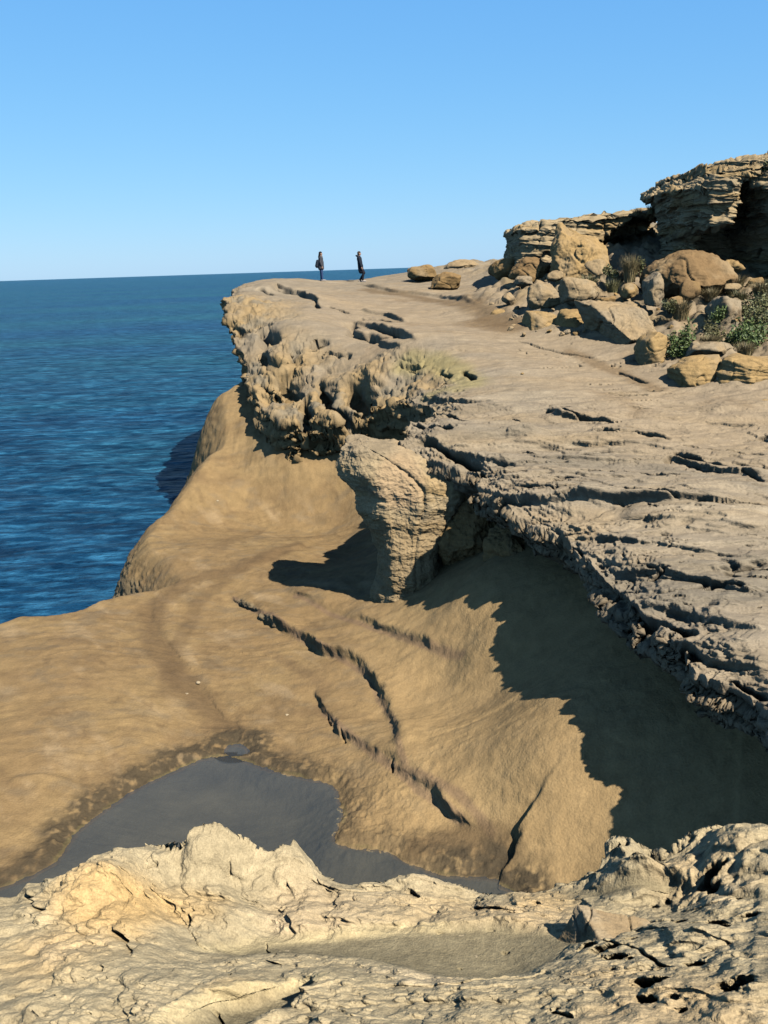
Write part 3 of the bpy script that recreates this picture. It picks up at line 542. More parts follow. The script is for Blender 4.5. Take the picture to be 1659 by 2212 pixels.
    rel = np.clip(z-zb, -.25, .25)*np.where(hollow > .5, .5, 1)
    m = out > 0; ux = np.where(m, (nx-x)/a, 0); uy = np.where(m, (ny-y)/a, 0)
    X = x+ux*out; Y = y+uy*out; band = m & (out < .62)
    z2 = z.copy(); z2[band] = z[band]-coarse(FT, x, y, 8)[band]+FT(X[band], Y[band])
    h = out*3.2; und = .20*h+.10*fbm(x*3, y*3, (z2-h)*6, 4)*sst(0, .1, h)
    rl = sst(.07, 0, ins)*.045*(1-m)
    Z = z2-h-rl-.045*m
    X = X+ux*und-.55*rel; Y = Y+uy*und-.8*rel
    P = np.stack([X, Y, Z], -1); n = gnormals(P)
    P += n*((.010*rgh)*fbm(X*14, Y*14, Z*14, 3)+.05*m*fbm(X*4, Y*4, Z*6, 3))[..., None]
    C = np.broadcast_to(np.array([.37, .305, .205]), P.shape).copy()
    C = mixc(C, np.array([.29, .245, .17]), sst(0, .5, fbm(x*1.6, y*1.6, 41., 4))*.6)
    C = mixc(C, PALE*1.02, sst(.15, .5, fbm(x*2.2, y*2.2, 51., 4))*.6)
    def blob(px, py, r, c, a_):
        nonlocal C
        c0 = fl((px, py))[0]; d0 = np.hypot(x-c0[0], y-c0[1])+.35*r*fbm(x*4, y*4, r*7, 3); C = mixc(C, c, sst(r, r*.3, d0)*a_)
    for q in [(240,1940,.30,YEL*1.12,.85),(330,1950,.2,YEL*1.05,.6),(430,1960,.18,YEL*1.0,.5),(120,2060,.3,YEL*1.05,.35),(700,1970,.35,np.array([.44,.335,.22]),.6),(950,1965,.3,np.array([.44,.33,.20]),.6),(1150,1975,.3,TAN*1.1,.6),(1180,1945,.2,YEL,.35),(1500,1880,.25,TAN,.5),(1450,2190,.35,TAN*1.05,.6),(1300,2100,.2,TAN*1.08,.4),(540,2150,.12,YEL,.4)]: blob(*q)
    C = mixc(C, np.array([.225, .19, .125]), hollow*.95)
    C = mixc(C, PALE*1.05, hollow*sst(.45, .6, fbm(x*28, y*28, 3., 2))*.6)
    for q in ([(430,2045),(560,2030),(750,2010),(950,1995)], [(330,2225),(430,2180),(560,2140),(640,2125),(720,2118)]):
        d0, _, _, _ = polydc(x, y, fl(*q), False, .1); C = mixc(C, np.array([.50, .41, .25]), sst(.06, .0, np.abs(d0))*.6)
    C = C*np.array([1.36, 1.36, 1.34])
    C *= (1+.26*fbm(x*7, y*7, z*7, 4)+.14*fbm(x*40, y*40, 1., 3))[..., None]
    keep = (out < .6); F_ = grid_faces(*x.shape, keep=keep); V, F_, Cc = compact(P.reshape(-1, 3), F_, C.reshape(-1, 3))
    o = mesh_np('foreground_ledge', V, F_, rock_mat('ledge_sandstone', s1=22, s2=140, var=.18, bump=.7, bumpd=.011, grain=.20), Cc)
    return tag_struct(o)

# ================================================================== BOULDERS
def sphere_grid(nu, nv):
    th = np.linspace(0, np.pi, nv); ph = np.linspace(0, 2*np.pi, nu, endpoint=False)
    return np.stack([np.sin(th)[:, None]*np.cos(ph)[None], np.sin(th)[:, None]*np.sin(ph)[None], np.cos(th)[:, None]+0*ph[None]], -1)
ROCKC = {'tan': TAN, 'grey': GREY, 'yellow': YEL*.95, 'ochre': OCH*1.05, 'brown': BRN*1.5, 'pale': PALE}
_rm = {}
def boulder(name, label, box, d, depth=None, seed=0, col='tan', col2='grey', kind='block', rough=.05, strata=0., yaw=0., tilt=0., group=None, cat='boulder', n=None, planes=None, sink=0.0):
    """box = outline in the picture (x0, y0, x1, y1) at distance d; the stone gets its real size from it"""
    x0, y0, x1, y1 = box; w = (x1-x0)*d/FPX; h = (y1-y0)*d/FPX*1.0; dp = depth or (w+h)/2
    rg = np.random.default_rng(seed); px = max(x1-x0, y1-y0)*.463
    nu = int(min(max(px*3.4, 48), 520)*max(Q, .5)); D = sphere_grid(nu, nu//2+1)
    if planes is not None: NN = np.array(planes, float); off = NN[:, 3].copy(); NN = NN[:, :3]
    elif kind == 'block':
        NN = np.array([[1,0,0],[-1,0,0],[0,1,0],[0,-1,0],[0,0,1],[0,0,-1]], float)+rg.normal(size=(6, 3))*.20
        NN = np.vstack([NN, rg.normal(size=(22, 3))]); off = np.concatenate([rg.uniform(.8, 1, 6), rg.uniform(.94, 1.2, 22)])
    else:
        NN = rg.normal(size=(26, 3)); off = rg.uniform(.82, 1.08, 26)
    NN /= np.linalg.norm(NN, axis=1)[:, None]
    dots = np.maximum(D@NN.T, 1e-3); R = off/dots
    k = 34. if kind == 'block' or planes is not None else 16.
    R = (np.sum(R**-k, -1))**(-1/k)
    P = D*R[..., None]
    c, s = math.cos(yaw), math.sin(yaw); P = P@np.array([[c, s, 0], [-s, c, 0], [0, 0, 1]])
    c, s = math.cos(tilt), math.sin(tilt); P = P@np.array([[c, 0, -s], [0, 1, 0], [s, 0, c]])
    lo = P.reshape(-1, 3).min(0); hi = P.reshape(-1, 3).max(0); P = (P-(lo+hi)/2)/(hi-lo)*np.array([w, dp, h])
    cen = AD((x0+x1)/2, (y0+y1)/2, d+dp*.1); sz = max(w, h, .1)
    Wd = P+cen; f = 1/sz
    nrm = gnormals(np.concatenate([P[:, -1:], P, P[:, :1]], 1))[:, 1:-1]
    if np.sum(nrm*P) < 0: nrm = -nrm
    q = Wd*f*3.; dsp = sz*rough*(fbm(q[..., 0], q[..., 1], q[..., 2], 5, .6)*1.5+.5*stair(fbm(q[..., 0]*.7+5, q[..., 1]*.7, q[..., 2]*.9, 3)*1.5, 4, .08))-sz*.035*sst(.04, 0, np.abs(perlin(q[..., 0]*.6+seed, q[..., 1]*.6, q[..., 2]*.6)))
    if strata: dsp += sz*strata*(.6*stair(perlin(q[..., 0]*.25, q[..., 1]*.25, Wd[..., 2]*f*9+q[..., 0]*.5), 2, .12)+.5*fbm(q[..., 0]*.4, q[..., 1]*.4, Wd[..., 2]*f*16, 3))
    fade = np.sin(np.linspace(0, np.pi, P.shape[0]))[:, None]**.3
    P = P+nrm*(dsp*fade)[..., None]
    P[0] = P[0].mean(0); P[-1] = P[-1].mean(0)
    c1 = ROCKC[col]; c2 = ROCKC[col2]
    C = np.broadcast_to(c1, P.shape).copy(); C = mixc(C, c2, sst(-.1, .4, fbm(q[..., 0]*.7+seed, q[..., 1]*.7, q[..., 2]*.7, 4))*.8)
    C *= (1+.16*fbm(q[..., 0]*5, q[..., 1]*5, q[..., 2]*5, 3))[..., None]
    key = 'far' if d > 9 else 'near'
    if key not in _rm: _rm[key] = rock_mat('boulder_sandstone_'+key, s1=(3. if key == 'far' else 18), s2=(30 if key == 'far' else 150), var=.12, bump=.6, bumpd=(.05 if key == 'far' else .008), grain=.12)
    F_ = grid_faces(P.shape[0], P.shape[1], wrap=True)[:, ::-1]
    V = P.reshape(-1, 3)
    o = mesh_np(name, V, F_, _rm[key], C.reshape(-1, 3)); o.location = cen
    return tag(o, label, cat, group)

def loft(name, label, levels, d, plan, mat, ncirc=520, nz=300, rough=.12, strata=.25, colfn=None, cat='rock outcrop', seed=1, sfreq=3.):
    """levels = [(py, xl, xr, inset)] outline rows; plan = closed list of (u, v): u 0..1 across, v metres towards (-) or away (+) from the eye at u"""
    lv = np.array(levels, float); s = np.linspace(0, 1, nz); rows = np.interp(s, np.linspace(0, 1, len(lv)), lv[:, 0]) if False else None
    ys = np.linspace(lv[0, 0], lv[-1, 0], nz)
    xl = np.interp(ys, lv[:, 0], lv[:, 1]); xr = np.interp(ys, lv[:, 0], lv[:, 2]); ins = np.interp(ys, lv[:, 0], lv[:, 3])
    pl = plan(0) if callable(plan) else plan
    def resample(pl):
        Pn = np.array(list(pl)+[pl[0]], float); Lw = np.hypot((np.diff(Pn[:, 0]))*8, np.diff(Pn[:, 1])); c = np.concatenate([[0], np.cumsum(Lw)])/Lw.sum()
        t = np.linspace(0, 1, int(ncirc*max(Q, .5)), endpoint=False); return np.interp(t, c, Pn[:, 0]), np.interp(t, c, Pn[:, 1])
    rowsP = []
    for i, yy in enumerate(ys):
        f = (yy-ys[0])/(ys[-1]-ys[0]); U, Vv = resample(plan(f) if callable(plan) else plan)
        a = AD(xl[i], yy, d); b = AD(xr[i], yy, d)
        X = a[0]+(b[0]-a[0])*U; Z = a[2]+(b[2]-a[2])*U*0
        Yd = d+Vv*(1-ins[i]*.0); cy = d+2.; Yd = cy+(Yd-cy)*(1-ins[i])
        rowsP.append(np.stack([X, Yd, Z+0*U], -1))
    P = np.array(rowsP)
    # cap the top
    top = P[0]; c = top.mean(0); caps = []
    for k in np.linspace(0, 1, 26)[:-1]: caps.append(c+(top-c)*math.sqrt(k)+np.array([0, 0, (.25 if strata > .1 else .06)*(1-k)]))
    P = np.concatenate([np.array(caps), P]); ncap = len(caps)
    nrm = gnormals(np.concatenate([P[:, -1:], P, P[:, :1]], 1))[:, 1:-1]
    cc = P.reshape(-1, 3).mean(0)
    if np.sum(nrm*(P-cc)) < 0: nrm = -nrm
    x, y, z = P[..., 0], P[..., 1], P[..., 2]; bd = z+.10*x+.15*fbm(x*.4, y*.4, z*.1, 2)
    side = np.ones(P.shape[:2]); side[:ncap] = np.linspace(.15, .8, ncap)[:, None]
    dsp = rough*fbm(x*1.1, y*1.1, z*1.1, 5, .5)+(0 if strata > .1 else 1)*(.05*stair(fbm(x*.9, y*.9, z*.7, 3)*1.5, 4, .15)+.05*fbm(x*3., y*3., z*.6, 3)+.05*fbm(x*4., y*4., z*4., 4, .6, ridge=True)+.06*stair(fbm(x*1.3, y*1.3, z*2.2, 3)*1.5, 4, .08))+strata*side*(stair(perlin(x*.25+seed, y*.25, bd*sfreq)*1.2, 3, .1)*.8+.55*fbm(x*.7, y*.7, bd*sfreq*2.3, 3)+.5*stair(fbm(x*.9, y*.9, bd*sfreq*1.6+7, 2)*1.5, 3, .08))
    if strata > .1: dsp -= .28*sst(.05, 0, np.abs(perlin(x*.55+seed, y*.55, z*.35)))*side+.12*sst(.05, 0, np.abs(perlin(x*1.2, y*1.2, z*1.2+seed)))*side; dsp *= .35+.65*side
    P = P+nrm*dsp[..., None]; P[0] = P[0].mean(0)
    C = np.broadcast_to(np.array([.43, .335, .215]), P.shape).copy()
    C = mixc(C, YEL*.92, sst(.0, .4, fbm(x*.4, y*.4, bd*2.2, 3))*.75); C = mixc(C, np.array([.24, .195, .14]), sst(.1, .45, fbm(x*.5, y*.5, bd*4.4+9, 3))*.65)
    if colfn: C = colfn(C, x, y, z)
    C *= (1+.14*fbm(x*3, y*3, z*3, 3))[..., None]
    F_ = grid_faces(P.shape[0], P.shape[1], wrap=True)[:, ::-1]
    base = np.array([P[-1, :, 0].mean(), P[-1, :, 1].mean(), P[-1, :, 2].mean()])
    o = mesh_np(name, P.reshape(-1, 3)-base, F_, mat, C.reshape(-1, 3)); o.location = base
    return tag(o, label, cat)

# ================================================================== BUILD
build_basin()
terr, TP = build_terrace()
_sel = TP[::4, ::4].reshape(-1, 3); _sel = _sel[(_sel[:, 0] > 2) & (_sel[:, 1] > 22)]
def gz_(x, y): return float(_sel[np.argmin((_sel[:, 0]-x)**2+(_sel[:, 1]-y)**2), 2])
build_ledge()

farmat = rock_mat('outcrop_sandstone', s1=2., s2=20, var=.13, bump=.6, bumpd=.06, grain=.12, stretch=(1, 1, 3))
# big layered outcrop at the right edge
def plan_big(f):
    rec = .31-.20*min(max((f-.15)/.41, 0), 1); dep = 4.*float(sst(.13, .19, f)); low = 3.6*float(sst(.50, .60, f)); r = .33+.12*f
    return [(0, 1.5+low), (0.02, 0.2+low), (.35*rec, -.9+low), (.8*rec, -1.2+low), (rec, -1.0+low), (rec+.012, dep-.8), (rec+.03, dep), (r-.02, dep+.3), (r-.005, dep-.8), (r, -1.4), (r+.10, -1.8), (.8, -2.5), (1, -1.5), (1, 8), (.6, 9), (.2, 8), (0.03, 6)]
loft('rock_outcrop', 'tall layered sandstone outcrop jutting over a dark cave at the right edge', [(338,1619,1810,.25),(343,1584,1860,.1),(352,1556,1870,0),(362,1552,1870,0),(370,1500,1870,0),(380,1510,1880,0),(388,1490,1880,0),(398,1474,1880,0),(409,1458,1890,0),(420,1476,1890,0),(432,1486,1890,0),(446,1496,1900,0),(465,1494,1900,0),(490,1502,1900,0),(520,1506,1900,0),(560,1504,1910,0),(600,1494,1910,0),(640,1494,1910,0)], 40., plan_big, farmat, ncirc=900, nz=460, rough=.30, strata=.24, sfreq=3.8)
# lower outcrop behind, left of it
def plan_mid(f):
    dep = 4.5*float(sst(.07, .12, f)); rec = .72-.22*min(max((f-.07)/.30, 0), 1)
    return [(0, 1.), (.02, -.5), (.15, -1.), (.35, -.9), (rec-.02, -.6), (rec, -.2), (rec+.03, dep*.6), (rec+.08, dep), (.95, dep+.6), (1, dep+.6), (1, 8), (.5, 9), (0.02, 6)]
loft('rock_outcrop', 'low grey rock outcrop with a shadowed hollow, left of the tall layered one', [(456,1380,1470,.3),(462,1350,1470,.1),(472,1262,1470,0),(479,1155,1470,0),(488,1134,1470,0),(498,1116,1470,0),(520,1120,1470,0),(545,1118,1470,0),(560,1114,1470,0),(600,1100,1470,0),(640,1096,1470,0)], 48., plan_mid, farmat, ncirc=600, nz=220, rough=.32, strata=.15, seed=5, sfreq=2.6)
# the prow of rock on its narrow stem
def pcol(C, x, y, z):
    C = mixc(C, GREY*.9, sst(-.3, .2, z+4.6)*.8+0*z); C = mixc(C, np.array([.46, .33, .21]), sst(.75, .45, np.hypot(x-.42, (z+5.25)*.9))*.8); C = mixc(C, np.array([.33, .24, .14]), sst(-5.9, -6.4, z)*.7)
    return C
def plan_prow(f):
    k = .5+.5*float(sst(0, .25, f)); g = .16*float(sst(.3, .5, f))
    return [(0, .1), (.05, -.25*k), (.27, -.92*k), (.31, -.98*k), (.58, -1.05*k), (.62, -.90*k-g*.4), (.67, -1.0*k), (.90, -.86*k), (.95, -.75*k), (1, 0), (.95, .8), (.6, 1.3), (.2, 1.3)]
loft('rock_pillar', 'hooked grey rock prow on a narrow stem at the terrace edge', [(961,742,806,.10),(970,736,846,.03),(985,732,892,0),(1005,729,945,0),(1025,735,985,0),(1045,748,1008,0),(1070,766,1004,0),(1100,776,985,0),(1130,790,965,0),(1160,806,950,0),(1185,814,942,0),(1215,816,940,0),(1250,812,945,0),(1280,804,955,0),(1330,785,985,0)], 23.6, plan_prow, farmat, ncirc=460, nz=360, rough=.13, strata=.05, colfn=pcol, cat='rock pillar', seed=9, sfreq=2.)

B = boulder
B('rock_buttress', 'rugged brown rock buttress under the terrace lip just right of the hooked pillar', (925,1040,1095,1262), 23.2, 2.2, 91, 'ochre', 'brown', 'round', rough=.12, cat='rock buttress')
B('rock_buttress', 'low brown rib of rock at the mouth of the shadowed hollow, right of the buttress', (1040,1130,1150,1235), 21.4, 1.6, 93, 'ochre', 'tan', 'round', rough=.12, cat='rock buttress')
B('boulder', 'large tilted grey slab leaning among the rubble beside a tan stub', (1255,648,1435,772), 35.5, 2.6, 3, 'tan', 'grey', rough=.05, strata=.02, planes=[(-.85,-.35,-.25,.62),(.75,-.2,.3,.75),(.0,-.75,.62,.55),(.1,-.3,.9,.8),(0,-.5,-.9,.9),(0,1,0,1),(-.2,-.3,-.9,.8),(.9,-.3,-.5,.85)])
B('boulder', 'square upright tan block at the foot of the large tilted slab', (1374,716,1442,812), 32.6, 1.3, 12, 'yellow', 'tan', rough=.03, strata=.02, yaw=.3)
B('boulder', 'low layered tan boulder with a dark left side at the terrace foot', (1444,764,1562,856), 30.0, 2., 21, 'yellow', 'tan', rough=.03, strata=.035, yaw=.2)
B('boulder', 'wide layered yellow boulder at the right edge below the shrubs', (1532,766,1690,862), 29.4, 2.4, 25, 'yellow', 'tan', rough=.04, strata=.06)
B('boulder', 'flat brown boulder lying on the plateau skyline right of the two people', (880,573,946,605), 57.5, 1.3, 31, 'ochre', 'tan', rough=.04, tilt=-.12)
B('boulder', 'split brown boulder just in front of the flat one on the skyline', (930,588,996,627), 54., 1.4, 33, 'ochre', 'brown', rough=.05, tilt=.2)
B('boulder', 'long low pale hump of rock on the skyline behind the split boulder', (958,561,1040,592), 61., 2., 35, 'tan', 'tan', 'round', rough=.04)
B('boulder', 'rounded brown boulder mass in front of the dark cave', (1396,546,1578,668), 38.2, 3.6, 41, 'brown', 'tan', 'round', rough=.06)
B('boulder', 'small round brown boulder set in yellow earth below the cave', (1466,606,1512,648), 36.2, .9, 43, 'brown', 'ochre', 'round', rough=.03)
B('boulder', 'narrow leaning grey rock fin with a black left side', (1392,590,1432,660), 36.6, 1., 45, 'grey', 'tan', rough=.05, tilt=-.25)
B('boulder', 'steep yellow rock buttress left of the shadowed hollow', (1190,488,1306,650), 44., 2.6, 147, 'yellow', 'tan', rough=.08, tilt=.25)
B('boulder', 'leaning brown wedge with a shadowed edge under the yellow buttress', (1100,556,1190,612), 45.5, 1.6, 49, 'brown', 'ochre', rough=.06, tilt=.5)
B('boulder', 'smooth brown hump at the foot of the low grey outcrop', (1058,560,1130,606), 49., 2., 51, 'ochre', 'brown', 'round', rough=.05)
B('boulder', 'squared yellow block on the left foot of the rubble slope', (1132,672,1215,742), 38.8, 1.6, 53, 'yellow', 'tan', rough=.05)
B('boulder', 'leaning yellow block right of the squared one, over a black gap', (1200,668,1275,728), 38., 1.4, 55, 'yellow', 'ochre', rough=.05, tilt=.2)
B('boulder', 'upper grey tan block resting above the squared yellow blocks', (1140,612,1210,668), 41., 1.4, 57, 'tan', 'grey', rough=.06)
B('boulder', 'pale pink block above the large tilted slab', (1210,600,1290,660), 39.5, 1.6, 59, 'tan', 'pale', rough=.06)
B('boulder', 'grey split boulder standing between the dry shrubs on the right slope', (1530,640,1600,712), 34., 1.5, 61, 'grey', 'brown', rough=.07, tilt=.15)
B('boulder', 'low grey slab above the layered boulders on the right', (1478,738,1580,768), 31.6, 1.6, 63, 'grey', 'tan', rough=.05)
rub = [(1085,632,1120,662,43),(1112,596,1150,622,44.5),(1060,668,1095,690,42.5),(1160,640,1196,668,41),(1262,560,1310,596,42),(1310,585,1350,620,40.5),(1340,612,1380,645,38.4),(1440,640,1474,664,36),(1090,700,1124,722,39.5),
       (1600,858,1622,874,27.2),(1640,862,1668,884,26.8),(1612,600,1650,626,38),(1560,610,1600,634,37.4),(1225,540,1262,566,44),(1560,560,1610,590,39),(1290,640,1330,664,38.4),(1180,585,1215,608,43)]
LAB = ['grey stone at the left foot of the rubble slope, nearest the path','small brown stone below the low outcrop’s left end','flat stone on the path margin left of the squared yellow block','wedge of stone tucked between the two upper blocks','pale stone below the shadowed hollow','yellow stone between the hollow and the narrow fin','tan stone directly left of the narrow grey fin','stone in the yellow earth beside the small round boulder','dark little stone at the left foot of the squared yellow block',
       'small pale stone at the terrace foot below the wide layered boulder','pale stone cut by the right edge below the wide layered boulder','stone on the slope right of the rounded brown mass','stone under the right end of the rounded brown mass','grey stone perched left of the shadowed hollow','brown stone at the mouth of the dark cave','broken stone on top of the tilted slab','brown stone right of the leaning wedge']
for k, (q, lb) in enumerate(zip(rub, LAB)):
    B('rubble_rock', lb.replace('’', ''), q[:4], q[4], None, 100+k, ['tan', 'grey', 'yellow', 'ochre'][k % 4], ['grey', 'tan', 'brown'][k % 3], 'block' if k % 2 else 'round', rough=.06, cat='rock', group='loose rubble below the outcrops', tilt=rng.uniform(-.3, .3), yaw=rng.uniform(-.6, .6))
B('boulder', 'wedge shaped pale slab with a pointed left end beside the black pit in the foreground', (1200,2004,1480,2125), 2.62, .34, 71, 'tan', 'pale', rough=.035, planes=[(-.85,-.35,.35,.55),(.32,.05,.95,.42),(.1,-.9,.42,.45),(0,1,0,.6),(0,0,-1,.6),(.9,-.3,.4,.8)])
for k_, (px_, py_, zz_) in enumerate([(355,1040,0),(630,1118,-8.6),(470,1082,-8.3),(230,1360,-9.05),(403,1500,-9.35),(428,1475,-9.3),(590,1500,-9.35),(620,1545,-9.4),(905,1960,0)]):
    if zz_ == 0: continue
    p_ = hit(px_, py_, basin_base, 8, 60); q_ = .055+.02*(k_ % 3)
    sz_ = q_*FPX/p_[1]
    B('pebble', 'small pale pebble lying on the smooth brown rock shelf', (px_-sz_*.6, py_-sz_*.4, px_+sz_*.6, py_+sz_*.3), float(p_[1]), q_*1.1, 300+k_, 'pale', 'pale', 'round', cat='pebble', group='pale pebbles scattered on the rock shelf')
B('pebble', 'white stone lying on the grey terrace above the hooked pillar', (1062,931,1080,944), 24.8, .16, 331, 'pale', 'pale', cat='stone')

protos = [o for o in COL.objects if o.name.startswith('rubble_rock')][:6]
rs = np.random.default_rng(77); cnt = 0
while cnt < 90:
    px_ = rs.uniform(1060, 1650); py_ = rs.uniform(590, 850)
    p_ = hit(px_, py_, TT, 15, 60); flat_ = TT(p_[0], p_[1])-(PA+PB*p_[1])
    if flat_ < .12 and rs.random() > .06: continue
    src = protos[cnt % 6]; o = src.copy(); COL.objects.link(o); sc_ = rs.uniform(.12, .34)/max(src.dimensions.x, .1)
    o.scale = (sc_, sc_, sc_*rs.uniform(.7, 1)); o.rotation_euler = (rs.uniform(-.5, .5), rs.uniform(-.5, .5), rs.uniform(0, 6.28)); gi = (np.abs(TP[..., 0]-p_[0])+np.abs(TP[..., 1]-p_[1])).argmin() if False else 0
    o.location = (p_[0], p_[1], gz_(p_[0], p_[1])+.03)
    o.name = 'small_stone'; tag(o, 'small loose stone among the boulders on the rubble slope', 'stone', 'small loose stones on the rubble slope'); cnt += 1

# ------------------------------------------------------------------ water
def sea_mat():
    m, nt, out = new_mat('sea_water'); L = nt.links.new
    p = N(nt, 'ShaderNodeBsdfPrincipled'); p.inputs['Roughness'].default_value = .35; p.inputs['IOR'].default_value = 1.33; p.inputs['Specular IOR Level'].default_value = .05; L(p.outputs[0], out.inputs[0])
    geo = N(nt, 'ShaderNodeNewGeometry')
    def noise(scale, st, det=4, rot=0.):
        mp = N(nt, 'ShaderNodeMapping'); mp.inputs['Scale'].default_value = st; mp.inputs['Rotation'].default_value = (0, 0, rot); L(geo.outputs['Position'], mp.inputs[0])
        n = N(nt, 'ShaderNodeTexNoise'); n.inputs['Scale'].default_value = scale; n.inputs['Detail'].default_value = det; n.inputs['Roughness'].default_value = .6; L(mp.outputs[0], n.inputs['Vector']); return n
    nb = noise(.012, (.5, 1.2, 1), 3, .1); ns = noise(.55, (.35, 1.0, 1), 8, .12); nf = noise(1.6, (.5, 1, 1), 4, -.1)
    cr = N(nt, 'ShaderNodeValToRGB'); L(nb.outputs[0], cr.inputs[0]); e = cr.color_ramp.elements
    e[0].position = .38; e[0].color = (.0040, .033, .076, 1); e[1].position = .64; e[1].color = (.0062, .047, .076, 1)
    c2 = N(nt, 'ShaderNodeValToRGB'); L(ns.outputs[0], c2.inputs[0]); e = c2.color_ramp.elements; e[0].position = .38; e[0].color = (.6, .64, .70, 1); e[1].position = .64; e[1].color = (2.2, 1.8, 1.65, 1)  # light and dark ripple faces painted into the water colour
    mx = N(nt, 'ShaderNodeMix', data_type='RGBA', blend_type='MULTIPLY'); mx.inputs[0].default_value = 1; L(cr.outputs[0], mx.inputs[6]); L(c2.outputs[0], mx.inputs[7])
    nq = noise(1.5, (.45, 1.1, 1), 5, -.08); c3 = N(nt, 'ShaderNodeValToRGB'); L(nq.outputs[0], c3.inputs[0]); e = c3.color_ramp.elements; e[0].position = .45; e[0].color = (.66, .70, .76, 1); e[1].position = .66; e[1].color = (3.4, 2.3, 2.0, 1)  # finer ripple highlights multiplied into the colour
    mx3 = N(nt, 'ShaderNodeMix', data_type='RGBA', blend_type='MULTIPLY'); mx3.inputs[0].default_value = 1; L(mx.outputs[2], mx3.inputs[6]); L(c3.outputs[0], mx3.inputs[7])
    # scattered foam flecks
    nfo = noise(.5, (.35, 1.2, 1), 6, .1); nl = noise(.03, (.4, 1, 1), 2)
    fm = N(nt, 'ShaderNodeMath', operation='MULTIPLY'); L(nfo.outputs[0], fm.inputs[0]); L(nl.outputs[0], fm.inputs[1])
    fr = N(nt, 'ShaderNodeMapRange'); fr.inputs[1].default_value = .43; fr.inputs[2].default_value = .50; L(fm.outputs[0], fr.inputs[0])
    m2 = N(nt, 'ShaderNodeMix', data_type='RGBA'); L(fr.outputs[0], m2.inputs[0]); L(mx3.outputs[2], m2.inputs[6]); m2.inputs[7].default_value = (.28, .34, .38, 1); L(m2.outputs[2], p.inputs['Base Color'])
    ad = N(nt, 'ShaderNodeMath', operation='MULTIPLY_ADD'); ad.inputs[1].default_value = .35; L(nf.outputs[0], ad.inputs[0]); L(ns.outputs[0], ad.inputs[2])
    b = N(nt, 'ShaderNodeBump'); b.inputs['Strength'].default_value = 1.; b.inputs['Distance'].default_value = 1.3; L(ad.outputs[0], b.inputs['Height']); L(b.outputs[0], p.inputs['Normal'])
    return m
def build_sea():
    nr, nc = int(500*Q), int(420*Q); th = np.radians(np.linspace(-75, 75, nc)); r = np.concatenate([np.geomspace(8, 300, nr), np.geomspace(310, 60000, 40)])
    x = r[:, None]*np.sin(th)[None]; y = r[:, None]*np.cos(th)[None]
    fade = sst(300, 60, r)[:, None]
    z = SEA_Z+fade*(.22*fbm(x*.10, y*.28, 1., 3)+.10*fbm(x*.35, y*.8, 2., 3, ridge=True))
    o = mesh_np('sea', np.stack([x, y, z], -1).reshape(-1, 3), grid_faces(*x.shape), sea_mat()); tag_struct(o)
build_sea()
def build_pool():
    m, nt, out = new_mat('pool_water'); L = nt.links.new
    gl = N(nt, 'ShaderNodeBsdfPrincipled'); gl.inputs['Roughness'].default_value = .03; gl.inputs['IOR'].default_value = 1.75; gl.inputs['Specular IOR Level'].default_value = 1.; gl.inputs['Alpha'].default_value = .5; L(gl.outputs[0], out.inputs[0])
    geo = N(nt, 'ShaderNodeNewGeometry'); n = N(nt, 'ShaderNodeTexNoise'); n.inputs['Scale'].default_value = 5; n.inputs['Detail'].default_value = 3; L(geo.outputs['Position'], n.inputs['Vector'])
    b = N(nt, 'ShaderNodeBump'); b.inputs['Strength'].default_value = .12; b.inputs['Distance'].default_value = .004; L(n.outputs[0], b.inputs['Height'])
    L(b.outputs[0], gl.inputs['Normal'])
    n2 = N(nt, 'ShaderNodeTexNoise'); n2.inputs['Scale'].default_value = .7; n2.inputs['Detail'].default_value = 5; L(geo.outputs['Position'], n2.inputs['Vector']); cr = N(nt, 'ShaderNodeValToRGB'); L(n2.outputs[0], cr.inputs[0]); cr.color_ramp.elements[0].position = .35; cr.color_ramp.elements[1].position = .65; cr.color_ramp.elements[0].color = (.034, .040, .038, 1); cr.color_ramp.elements[1].color = (.064, .064, .050, 1); L(cr.outputs[0], gl.inputs['Base Color'])
    for nm, pl, z in (('tide_pool_water', shore, POOL_Z), ('puddle_water', shore2, POOL_Z+.0)):
        P = np.array(pl)[:, :2]; c = P.mean(0)
        xs = np.linspace(P[:, 0].min()-.3, P[:, 0].max()+.3, 60); ys = np.linspace(P[:, 1].min()-.3, P[:, 1].max()+.3, 60); X, Y = np.meshgrid(xs, ys)
        sd, _, _, _ = polyd(X.astype(np.float32), Y.astype(np.float32), pl, True)
        F_ = grid_faces(60, 60, keep=sd > -.28); V, F_ = compact(np.stack([X, Y, X*0+z], -1).reshape(-1, 3), F_)
        if nm == 'tide_pool_water' or True: tag_struct(mesh_np(nm, V, F_, m))
build_pool()

# ------------------------------------------------------------------ lookup of the terrace surface
TPf = TP.reshape(-1, 3)
def ground(x, y, r=.25):
    m = (np.abs(TPf[:, 0]-x) < r) & (np.abs(TPf[:, 1]-y) < r)
    if not m.any(): return float(TT(x, y))
    S_ = TPf[m]; i = np.argmin((S_[:, 0]-x)**2+(S_[:, 1]-y)**2); return float(S_[i, 2])

